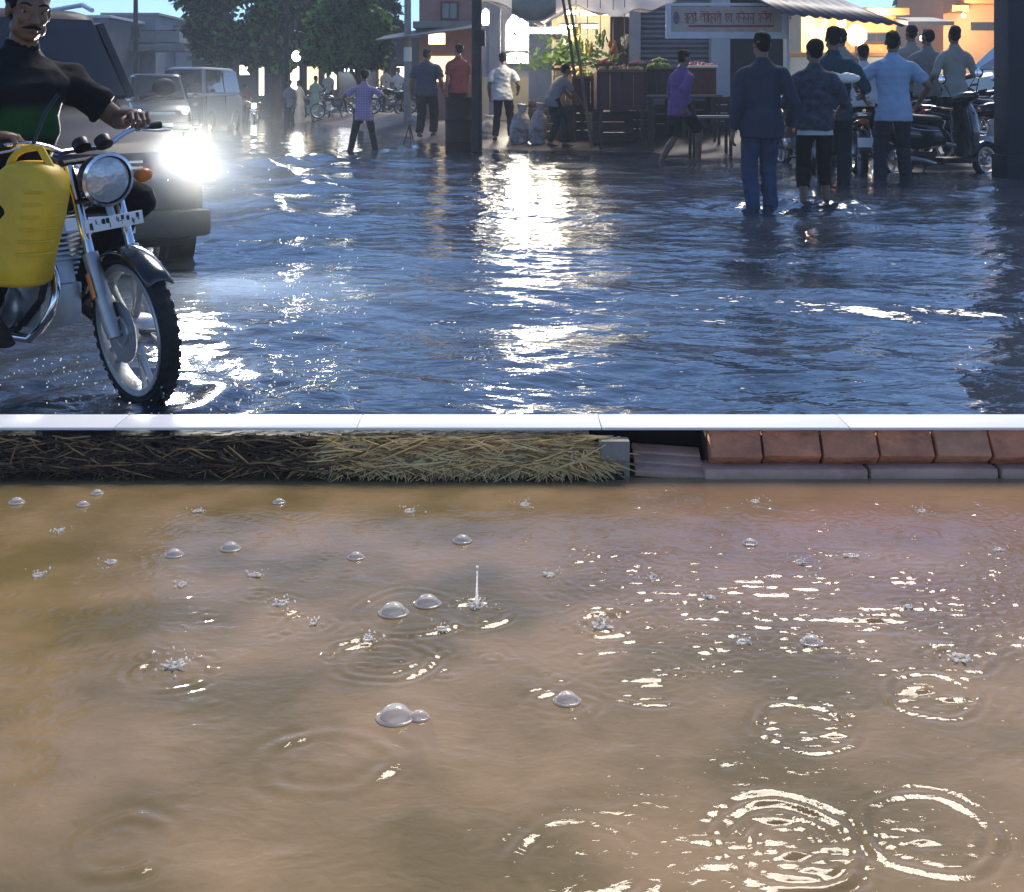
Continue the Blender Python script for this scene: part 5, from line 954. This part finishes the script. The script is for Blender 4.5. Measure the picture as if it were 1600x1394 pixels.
# ------------------------------------------------------------------ sagging white tarpaulin over the stalls
def translucent(m, col, f):
    t = m.node_tree; b_ = t.nodes['Principled BSDF']; tr_ = t.nodes.new('ShaderNodeBsdfTranslucent'); tr_.inputs[0].default_value = (*col, 1); mx_ = t.nodes.new('ShaderNodeMixShader'); mx_.inputs[0].default_value = f
    t.links.new(b_.outputs[0], mx_.inputs[1]); t.links.new(tr_.outputs[0], mx_.inputs[2]); t.links.new(mx_.outputs[0], t.nodes['Material Output'].inputs[0])
tp = pm('tarpaulin', (.74, .68, .64), .7, 0, .2, 2, .2)
b = MB(); rows = []; N = 46; M_ = 14
for j in range(M_ + 1):
    v = j / M_; row = []
    for i in range(N + 1):
        u = i / N; px = 735 + 330 * u; Yv = 24.3 + 4.5 * v
        edge = np.interp(u, [0, .1, .2, .3, .36, .5, .68, .85, 1], [6, 2, 16, 34, 38, 10, 24, 14, -6])
        z = ZY(edge, 24.3) + v * .95 - .25 * math.sin(v * 3.14) + .035 * math.sin(u * 26 + v * 5) + .025 * math.sin(u * 51 - v * 3)
        row.append((PX(px, 24.3) + .08 * math.sin(v * 6 + u * 9), Yv, z))
    rows.append(row)
translucent(tp, (.8, .72, .64), .45)
b.sheet(rows); o = b.build('tarpaulin', tp, None, angle=180); m_ = o.modifiers.new('s', 'SOLIDIFY'); m_.thickness = .006; tag(o, 'sagging off-white tarpaulin stretched over the fruit stalls', 'tarpaulin')
t = thing('awning_flap', 'drooping brown cloth flap with rolled hem under the tarpaulin', 'awning', (PX(835, 24.1), 24.1, 0))
b = MB(); rows = []
for j in range(9):
    v = j / 8; rows.append([(PX(795 + 70 * i / 16 - 830 + 795, 24.1) - PX(795, 24.1) if False else PX(800 + 68 * i / 16, 24.1) - PX(835, 24.1), -.05 - .12 * math.sin(v * 3) + .03 * math.sin(i * 1.1), ZY(-4 + v * (24 + 14 * math.sin(i / 16 * 3.14)), 24.1)) for i in range(17)])
b.sheet(rows); o = b.build('cloth', pm('flap_cloth', (.42, .34, .28), .8, 0, .3, 4, .2), t, angle=180); m_ = o.modifiers.new('s', 'SOLIDIFY'); m_.thickness = .008
b = MB(); b.tube([rows[-1][i] for i in range(17)], .025, 8); b.build('rolled_hem', tp, t)
for a, c, lab in (((884, -30), (925, 232), 'long slanting bamboo pole propping the tarpaulin, right one'), ((874, -30), (898, 120), 'slanting bamboo pole propping the tarpaulin, left one')):
    p, q = W(*a, 23.6), W(*c, 23.6 if c[1] > 200 else 24.6); b = MB(); b.tube([q, q.lerp(p, .5) + V(.02, 0, 0), p], [.032, .028, .024], 8); o = b.build('bamboo_pole', wood_mid, None); tag(o, lab, 'pole')
# ------------------------------------------------------------------ fruit carts, table, sacks
def cart(label, px0, px1, pyt, pyb, Yv, mat, dep=1.0, legs_=True, fruit=None, leg_to=218):
    x0, x1 = PX(px0, Yv), PX(px1, Yv); cx = (x0 + x1) / 2; zg = ground(cx, Yv); t = thing('fruit_cart', label, 'cart', (cx, Yv, zg)); zt, zb = ZY(pyt, Yv) - zg, ZY(pyb, Yv) - zg; wd = x1 - x0; n = max(3, int(wd / .19))
    for i in range(n): b = MB(); b.box((-wd / 2 + (i + .5) * wd / n, random.Random(i).uniform(-.006, .006), (zt + zb) / 2), (wd / n - .008, .025, zt - zb)); b.build('plank', mat, t, bevel=.003)
    b = MB(); b.box((0, dep / 2 + .02, zt - .03), (wd, dep, .05)); b.box((0, dep / 2 + .02, zb + .02), (wd, dep, .04)); b.build('deck', wood_dark, t, bevel=.004)
    for s in (-1, 1):
        b = MB(); b.box((s * (wd / 2 + .015), dep / 2, (zt + zb) / 2), (.025, dep, zt - zb)); b.build('side_board', mat, t, bevel=.003)
        for yy in (.05, dep - .05): b = MB(); b.box((s * wd * .44, yy, zb / 2 - .03), (.06, .06, zb + .06)); b.build('leg', wood_dark, t)
    b = MB(); b.box((0, -.02, zt + .015), (wd + .06, .07, .05)); b.build('edge_rail', wood_mid, t, bevel=.006)
    return t, zt, wd, zg
red_board = pm('red_board', (.11, .03, .025), .7, 0, .45, 4, .2); brown_board = pm('brown_board', (.06, .033, .026), .75, 0, .45, 4, .2)
def fruit(name, label, t, zt, wd, cols, n, rad, dep=.9, seed=1):
    r = random.Random(seed); o = thing(name, label, 'fruit', (t.location.x, t.location.y + dep / 2, t.location.z + zt))
    for ci, c in enumerate(cols):
        b = MB()
        for i in range(n // len(cols)):
            x = r.uniform(-wd * .47, wd * .47); y = r.uniform(-dep * .45, dep * .4); z = rad * .8 + r.random() * rad * 2.4 * (1 - abs(x) / wd * 1.5); b.ball((x, y, z), rad * r.uniform(.8, 1.15), 8, 6)
        q = b.build('fruit_heap', c, o); q['kind'] = 'stuff'
fp, fr, fg, fy_ = pm('fruit_pink', (.55, .24, .2), .4, 0, .3, 8, 0), pm('fruit_red', (.5, .03, .03), .35, 0, .3, 8, 0), pm('fruit_green', (.2, .34, .06), .4, 0, .3, 8, 0), pm('fruit_yellow', (.7, .5, .12), .4, 0, .3, 8, 0)
t, zt, wd, zg = cart('dark red fruit cart heaped with pinkish fruit, left of the shutter', 935, 1008, 112, 172, 24.6, red_board); fruit('fruit', 'heap of pinkish fruit on the dark red cart', t, zt, wd, [fp, fy_], 120, .04)
t, zt, wd, zg = cart('brown fruit cart with green fruit below the rolled shutter', 1012, 1052, 108, 150, 25.2, brown_board); fruit('fruit', 'green fruit heap on the brown cart below the shutter', t, zt, wd, [fg], 60, .04, seed=3)
t, zt, wd, zg = cart('fruit cart with red cloth and white edge right of the purple shirt', 1066, 1117, 108, 148, 25.2, red_board); fruit('fruit', 'bright red fruit heap on the cart right of the purple shirt', t, zt, wd, [fr, fr, fp], 80, .042, seed=4)
b = MB(); b.box((0, -.03, zt + .05), (wd + .1, .1, .05)); b.build('white_edge', white_paint, t, bevel=.01)
t, zt, wd, zg = cart('low brown cart with yellow and green fruit behind the bending man', 896, 936, 122, 165, 25.8, brown_board); fruit('fruit', 'yellow and green fruit heap behind the bending man', t, zt, wd, [fy_, fg], 90, .045, seed=5)
# leafy bunches heaped in the lit shop
b = MB(); r = random.Random(8)
for i in range(420):
    p = V(r.gauss(0, .42), r.gauss(0, .25), abs(r.gauss(0, .28))); a = V(r.gauss(0, 1), r.gauss(0, 1), r.gauss(0, .8)).normalized(); q = a.orthogonal().normalized(); L_ = r.uniform(.1, .22); b.add([p, p + a * L_ * .5 + q * .05, p + a * L_, p + a * L_ * .5 - q * .05], [(0, 1, 2, 3)])
o = thing('leaf_vegetables', 'heap of green leafy vegetables under the tube lamp', 'vegetables', (PX(890, 27.3), 27.3, ZY(104, 27.3))); b.build('leaf_heap', leafm('greens', (.14, .24, .06)), o, smooth=False)['kind'] = 'stuff'
t, zt, wd, zg = cart('brown plank stall carrying the leafy vegetables under the tube lamp', 868, 914, 106, 168, 26.9, brown_board, dep=.8)
cl = random.Random(31)
for i, (px, py, Yv, c, lab) in enumerate(((900, 40, 26.5, (.55, .42, .08), 'yellow fruit bunch hanging highest under the tarpaulin'), (918, 62, 26.3, (.45, .36, .08), 'yellow-green fruit bunch hanging beside the bamboo pole'), (938, 48, 26.6, (.12, .2, .05), 'green fruit bunch hanging before the brown door'), (958, 66, 26.4, (.5, .2, .08), 'orange bunch hanging over the dark red cart'), (976, 52, 26.6, (.5, .45, .36), 'pale bunch of bags hanging by the right column'))):
    t = thing('hanging_bunch', lab, 'fruit bunch', W(px, py, Yv)); b = MB()
    for q in range(16): a = cl.uniform(0, 6.28); u = cl.random(); b.ball((math.cos(a) * .09 * (1 - u * .4), math.sin(a) * .09 * (1 - u * .4), -u * .3), (.035, .035, .06), 7, 5)
    b.build('bunch', pm('bunch%d' % i, c, .5, 0, .3, 9, 0), t)['kind'] = 'stuff'
    b = MB(); b.tube([(0, 0, -.28), (0, 0, .9)], .008, 5); b.build('cord', black_plastic, t)
def basket(label, px, py, Yv, c):
    t = thing('basket', label, 'basket', W(px, py, Yv)); b = MB(); b.lathe([(.001, 0), (.14, 0), (.2, .13), (.21, .14), (.19, .13), (.13, .02)], 16); b.build('bowl', wood_mid, t); b = MB()
    for q in range(14): a = q * 2.4; u = (q / 14) ** .5 * .14; b.ball((math.cos(a) * u, math.sin(a) * u, .14 + .05 * (1 - u / .14)), .045, 7, 5)
    b.build('fruit_heap', c, t)['kind'] = 'stuff'
basket('round basket of yellow fruit on the left end of the low brown cart', 903, 121, 26.2, fy_); basket('round basket of red fruit at the left of the dark red cart', 944, 111, 25.0, fr); basket('round basket of pink fruit at the right of the dark red cart', 996, 111, 25.0, fp); basket('round basket of green fruit on the brown cart', 1030, 107, 25.7, fg)
def table(label, px0, px1, py, Yv, top_m):
    x0, x1 = PX(px0, Yv), PX(px1, Yv); cx = (x0 + x1) / 2; zg = ground(cx, Yv); t = thing('table', label, 'table', (cx, Yv, zg)); zt = ZY(py, Yv) - zg; wd = x1 - x0
    b = MB(); b.box((0, .3, zt), (wd, .6, .045)); b.build('tabletop', top_m, t, bevel=.008)
    for sx_ in (-1, 1):
        for yy in (.06, .54): b = MB(); b.box((sx_ * wd * .45, yy, zt / 2 - .04), (.05, .05, zt - .0)); b.build('leg', wood_dark, t)
table('low bench with grey top below the red fruit cart', 1014, 1130, 150, 23.4, pm('grey_plank', (.2, .19, .18), .7, 0, .4, 4, .2, stretch=(.2, 1, 1))); table('low bench with worn pale top beside the wader in navy', 1082, 1146, 183, 21.6, pm('pale_plank', (.42, .40, .36), .7, 0, .5, 4, .2, stretch=(.2, 1, 1)))
# dark crates added under and behind the carts to deepen the shade there
def crate(label, px, Yv, wd, dp, hh, rz, up=0):
    x = PX(px, Yv); t = thing('crate', label, 'crate', (x, Yv, ground(x, Yv) + up), R(rz), 'crates added for shade under the fruit carts'); n = max(2, int(hh / .16))
    for i in range(n):
        z = (i + .5) * hh / n; h_ = hh / n - .025
        for s_ in (-1, 1):
            b = MB(); b.box((0, s_ * dp / 2, z), (wd, .02, h_)); b.build('slat', brown_board, t, bevel=.003); b = MB(); b.box((s_ * wd / 2, 0, z), (.02, dp - .024, h_)); b.build('slat', brown_board, t, bevel=.003)
    for sx_ in (-1, 1):
        for sy_ in (-1, 1): b = MB(); b.box((sx_ * (wd / 2 - .04), sy_ * (dp / 2 - .035), hh / 2), (.045, .04, hh)); b.build('corner_post', wood_dark, t, smooth=False)
    b = MB(); b.box((0, 0, .03), (wd - .03, dp - .03, .02)); b.box((0, 0, hh - .03), (wd - .03, dp - .03, .015)); b.build('boards', wood_dark, t, smooth=False)
for a in (('wide dark crate added for shade under the dark red fruit cart', 955, 25.4, .8, .5, .62, 4), ('dark crate added for shade under the right end of the dark red cart', 1000, 25.5, .6, .5, .55, -6), ('dark crate added for shade under the brown cart below the shutter', 1034, 25.9, .62, .5, .6, 3), ('dark crate added for shade under the cart with red fruit', 1090, 26.0, .7, .5, .6, -4), ('dark crate added for shade behind the legs of the bending man', 905, 26.3, .9, .5, .7, 6), ('dark crate added for shade beside the pale pillar', 1128, 25.6, .5, .5, .66, 8), ('dark crate added for shade at the foot of the lit counter', 860, 26.8, .9, .5, .8, 0)): crate(*a)
# plastic sacks
sackm = pm('woven_sack', (.66, .62, .60), .5, 0, .5, 4.5, .3, 40, col2=(.10, .075, .07))
for px, py0, py1, rp, Yv, lab in ((810, 215, 160, 15, 26, 'pale woven sack leaning at the feet of the man in white'), (838, 214, 158, 13, 25.8, 'printed woven sack held open by the bending man'), (762, 210, 178, 14, 27.5, 'small crumpled plastic sack behind the utility pole')):
    p = W(px, py0, Yv); hh = ZY(py1, Yv) - ground(p.x, Yv); rr = rp / FPX * Yv; b = MB()
    b.loft([[(rr * q * math.cos(a), rr * .7 * q * math.sin(a), z * hh) for a in [2 * math.pi * i / 16 for i in range(16)]] for q, z in ((.6, 0), (1.0, .08), (1.1, .38), (.9, .66), (.42, .82), (.40, .86), (.62, 1))])
    o = link('sack', remesh(b, 'sack', .014, 2, .010, int(px)), sackm, None); o.location = (p.x, Yv, ground(p.x, Yv) - .03); o.rotation_euler = (0, R(-10 if px == 834 else 6), 0); tag(o, lab, 'sack')
t = thing('hanging_lamp', 'white lamp hanging by the big tree over the robed person', 'lamp', W(463, 88, 48)); b = MB(); b.ball((0, 0, 0), (.16, .16, .2), 14, 10); b.build('bulb', em('hang_lamp', (1, .97, .88), 14), t); b = MB(); b.tube([(0, 0, .2), (0, 0, 1.6)], .015, 6); b.build('cord', black_plastic, t)
# ------------------------------------------------------------------ lit lamps, with fill lights added for the yard and the stalls
def lamp(name, loc, col, e, rad=.1, parent=None):
    l = bpy.data.lights.new(name, 'POINT'); l.energy = e; l.color = col; l.shadow_soft_size = rad; o = bpy.data.objects.new(name, l); COL.objects.link(o); o.location = loc; return o
lamp('yard_fill_light', W(1340, 60, 35.2), (1, .86, .62), 60, .3)  # fill added in front of the board to light the yard walls
for px, py, Yv, e_, lab in ((1374, 28, 45.2, 110, 'added fill bulb under the eave of the orange house with red doorway'), (1288, 34, 47.2, 110, 'added fill bulb on the narrow cream house'), (1505, 24, 48.4, 150, 'added fill bulb under the balcony of the large orange house'), (1440, 60, 42.2, 70, 'added fill bulb on the cream boundary wall')):  # bulbs added to brighten the orange houses and yard wall
    p = W(px, py, Yv); t = thing('fill_bulb', lab, 'lamp', p); b = MB(); b.ball((0, 0, 0), (.06, .06, .08), 10, 8); b.build('bulb', em('fill_bulb_glow', (1, .9, .7), 20), t); b = MB(); b.tube([(0, 0, .06), (0, .2, .16), (0, .6, .16)], .015, 6); b.build('bracket', dark_iron, t)
    lamp('fill_bulb_light', p + V(0, -.35, -.05), (1, .82, .55), e_, .1)
lamp('shop_lamp_light', W(880, 50, 32.2), (1, .85, .6), 20, .25); lamp('stall_fill_light', W(856, 58, 26.2), (1, .88, .66), 45, .2); lamp('hang_lamp_light', W(463, 92, 47.8), (1, .93, .8), 60, .2)  # the middle one is fill added under the tarpaulin for the stalls
hlc = car1.matrix_basis @ (sum((v.co for v in HLO.data.vertices), Vector()) / len(HLO.data.vertices))
sp = bpy.data.lights.new('headlight_beam', 'SPOT'); sp.energy = 380; sp.spot_size = R(110); sp.spot_blend = .8; sp.color = (1, .97, .88); sp.shadow_soft_size = .16
o = bpy.data.objects.new('headlight_beam', sp); COL.objects.link(o); o.location = hlc + V(.6, -.8, 0) * .16; o.rotation_euler = V(-.55, .8, .12).to_track_quat('Z', 'Y').to_euler()
lamp('headlight_glow', hlc + V(.6, -.8, 0) * .20, (1, .98, .9), 1.1, .05)
mv = bpy.data.materials.new('glare_mist'); mv.use_nodes = True; t_ = mv.node_tree; t_.nodes.remove(t_.nodes['Principled BSDF']); v_ = t_.nodes.new('ShaderNodeVolumePrincipled'); v_.inputs['Color'].default_value = (.92, .96, 1, 1)
tc_ = t_.nodes.new('ShaderNodeTexCoord'); ln_ = t_.nodes.new('ShaderNodeVectorMath'); ln_.operation = 'LENGTH'; t_.links.new(tc_.outputs['Object'], ln_.inputs[0])
mr_ = t_.nodes.new('ShaderNodeMapRange'); mr_.interpolation_type = 'SMOOTHSTEP'; mr_.inputs[1].default_value = .1; mr_.inputs[2].default_value = 1; mr_.inputs[3].default_value = .035; mr_.inputs[4].default_value = 0
t_.links.new(ln_.outputs['Value'], mr_.inputs[0]); t_.links.new(mr_.outputs[0], v_.inputs['Density']); t_.links.new(v_.outputs[0], t_.nodes['Material Output'].inputs['Volume'])
b = MB(); b.ball((0, 0, 0), 1, 24, 16); o = b.build('glare_mist', mv, None); o.location = hlc + V(.25, -.1, .05); o.scale = (.95, .95, .66); tag(o, kind='stuff')  # ball of mist added around the headlight to make its glare
# ------------------------------------------------------------------ drops, bubbles, splashes
clear = bpy.data.materials.new('clear_water'); clear.use_nodes = True; bb = clear.node_tree.nodes['Principled BSDF']; bb.inputs['Base Color'].default_value = (.95, .92, .88, 1); bb.inputs['Roughness'].default_value = .12; bb.inputs['Transmission Weight'].default_value = 0; bb.inputs['IOR'].default_value = 1.33; bb.inputs['Alpha'].default_value = .5
foam = pm('water_foam', (.80, .80, .80), .3, 0, .1, 30, .1); translucent(foam, (.97, .96, .94), .9); translucent(clear, (1, .96, .92), .5); t_ = clear.node_tree; o_ = t_.nodes['Material Output']; s_ = o_.inputs[0].links[0].from_socket; bb.inputs['Alpha'].default_value = 1
fr_ = t_.nodes.new('ShaderNodeFresnel'); fr_.inputs[0].default_value = 1.33; gl_ = t_.nodes.new('ShaderNodeBsdfGlossy'); gl_.inputs['Roughness'].default_value = .04; tp_ = t_.nodes.new('ShaderNodeBsdfTransparent'); m1_ = t_.nodes.new('ShaderNodeMixShader'); m2_ = t_.nodes.new('ShaderNodeMixShader'); m2_.inputs[0].default_value = .6
t_.links.new(fr_.outputs[0], m1_.inputs[0]); t_.links.new(tp_.outputs[0], m1_.inputs[1]); t_.links.new(gl_.outputs[0], m1_.inputs[2]); t_.links.new(m1_.outputs[0], m2_.inputs[1]); t_.links.new(s_, m2_.inputs[2]); t_.links.new(m2_.outputs[0], o_.inputs[0])
r = random.Random(21); b = MB()
for i in range(150):
    px = r.gauss(470, 90); py = r.uniform(440, 640) if r.random() < .8 else r.uniform(250, 440); Yv = r.uniform(4.2, 5.6); p = W(px, py, Yv)
    if p.z > .03: q = r.uniform(.0011, .0028); b.ball(p, (q, q, q * r.uniform(1, 2)), 6, 5, Matrix.Rotation(.6, 3, 'Y'))
for i in range(160):
    a = r.uniform(-2.2, .6); d = r.uniform(.1, .6); p = V(BIKE_AX[0] + .1 + d * math.cos(a), BIKE_AX[1] - .05 + d * math.sin(a) * .5, abs(r.gauss(.03, .05)) + .01); q = r.uniform(.0012, .0032); b.ball(p, (q, q, q * r.uniform(.8, 1.8)), 6, 5, Matrix.Rotation(r.uniform(-1, 1), 3, 'Y'))
for i in range(70):
    p = W(r.gauss(95, 50), r.gauss(580, 20), 4.5); q = r.uniform(.0012, .003); b.ball(p, (q, q, q * r.uniform(.8, 1.8)), 6, 5, Matrix.Rotation(r.uniform(-1, 1), 3, 'Y'))
o = b.build('splash_drops', foam, None); tag(o, kind='stuff')
def bubble(px, py, rpx, label, grp='rain bubbles on the puddle'):
    x, y = at0(px, py); rr = rpx / FPX * y; b = MB(); pr = [(rr * math.sin(a), rr * .82 * math.cos(a)) for a in [R(4 + i * 10.5) for i in range(9)]]; b.lathe([(.0004, rr * .82)] + pr, 22); b.lathe([(rr * .95, .0005), (rr * 1.12, .0035), (rr * 1.3, .0005)], 22)
    o = b.build('rain_bubble', clear, None, angle=180); o.location = (x, y, .0012); tag(o, label, 'bubble', grp)
for px, py, q, lab in ((272, 868, 12, 'small bubble left of its twin in the upper left of the puddle'), (360, 858, 13, 'small bubble right of its twin in the upper left of the puddle'), (556, 872, 11, 'small pinkish bubble above the bubble pair'), (722, 846, 12, 'small bubble nearest the golden straw, above the upright jet'), (436, 786, 8, 'tiny bubble close under the dark straw mat'), (1268, 1005, 14, 'bubble just below the rain-beaten patch at right'), (886, 1096, 17, 'lone bubble in the middle right of the puddle'), (1172, 850, 10, 'tiny bubble under the salmon bricks'), (26, 786, 10, 'tiny bubble at the far left edge of the puddle'), (152, 772, 8, 'upper tiny bubble of two near the left kerb'), (130, 790, 8, 'lower tiny bubble of two near the left kerb')): bubble(px, py, q, lab)
bubble(615, 958, 19, 'larger bubble of the touching pair in the middle of the puddle'); bubble(668, 944, 17, 'right bubble of the pair in the middle of the puddle')
bubble(618, 1122, 24, 'wide bubble beside a smaller one, left of puddle centre'); bubble(655, 1122, 13, 'small bubble touching the wide one, left of puddle centre')
def splash(px, py, hpx, wpx, n, label, jet=0):
    x, y = at0(px, py); k = y / FPX; r = random.Random(int(px)); b = MB(); W_, H_ = wpx * k, hpx * k * .7
    for i in range(n * 2):
        a = r.uniform(0, 6.283); u = r.uniform(.3, 1.1); e_ = r.uniform(.1, .8); c0 = V(W_ * .3 * u * math.cos(a), W_ * .3 * u * math.sin(a), 0); d_ = V(math.cos(a) * .8, math.sin(a) * .8, e_) * H_ * u; q = r.uniform(.0014, .0034)
        b.tube([c0, c0 + d_ * .5, c0 + d_ + V(0, 0, -H_ * .2 * u)], [q * 1.3, q, q * .35], 6)
    for i in range(n * 2):
        a = r.uniform(0, 6.283); u = r.uniform(.2, 1.6); q = r.uniform(.0008, .0022); b.ball((W_ * u * math.cos(a), W_ * u * math.sin(a), abs(r.gauss(0, .45)) * H_), (q, q, q * r.uniform(.8, 1.6)), 6, 5)
    b.lathe([(W_ * .28, .0), (W_ * .36, .004), (W_ * .46, 0)], 18)
    if jet: b.tube([(0, 0, 0), (0, .001, jet * k * .5), (.001, 0, jet * k)], [.004, .0022, .0012], 7); b.ball((.001, 0, jet * k * 1.12), .003, 8, 6)
    o = thing('rain_splash', label, 'splash', (x, y, .001), 0, 'splashes of raindrops'); b.build('splash_water', foam, o)['kind'] = 'stuff'
for q_, (px, py, lab) in enumerate(((95, 830, 'small splash far left below the dark mat'), (175, 880, 'small splash left of the twin bubbles'), (285, 915, 'small splash under the left twin bubble'), (400, 900, 'small splash right of the twin bubbles'), (490, 975, 'small flat splash left of the bubble pair, lower'), (575, 1000, 'broad small splash under the bubble pair'), (690, 985, 'small splash right under the bubble pair'), (860, 900, 'small splash just left of the post reflection'), (1020, 905, 'small splash under the dark gap'), (1110, 935, 'small splash at the left border of the glittering patch'), (1250, 880, 'small splash within the glittering patch, top'), (1330, 870, 'small splash within the glittering patch, upper right'), (1420, 950, 'small splash within the glittering patch, middle right'), (1560, 860, 'small splash at the far right edge'), (640, 800, 'tiny splash close under the golden straw'), (820, 790, 'tiny splash under the right end of the straw'), (1180, 785, 'tiny splash close under the salmon bricks'), (1440, 800, 'tiny splash under the right end of the bricks'), (310, 800, 'tiny splash near the middle of the dark mat'), (60, 900, 'small splash at the left edge'))): splash(px, py, 9 + q_ % 4, 12 + (q_ * 7) % 9, 5, lab)
splash(272, 1042, 26, 30, 9, 'crown splash of a raindrop on the left half of the puddle'); splash(938, 980, 26, 26, 7, 'crown splash below the grey gate post reflection'); splash(745, 948, 14, 30, 6, 'thin upright jet of a raindrop right of the bubble pair', 55); splash(440, 944, 16, 22, 6, 'small low splash left of the bubble pair'); splash(1500, 1030, 16, 34, 7, 'flat wide splash at the right side of the puddle'); splash(1160, 1005, 12, 20, 5, 'tiny splash near the rain-beaten patch')
for o in list(bpy.data.objects):
    if o.name.startswith('rain_splash') or o.name.startswith('rain_bubble'): pass

# ------------------------------------------------------------------ rain haze over the street
hz_ = bpy.data.materials.new('haze'); hz_.use_nodes = True; hz_.node_tree.nodes.remove(hz_.node_tree.nodes['Principled BSDF'])
pv = hz_.node_tree.nodes.new('ShaderNodeVolumePrincipled'); pv.inputs['Color'].default_value = (.78, .88, 1, 1); pv.inputs['Density'].default_value = .002
hz_.node_tree.links.new(pv.outputs[0], hz_.node_tree.nodes['Material Output'].inputs['Volume'])
b = MB(); b.box((0, 445, 6), (820, 980, 15)); o = b.build('haze', hz_, None, smooth=False); tag(o, kind='stuff')
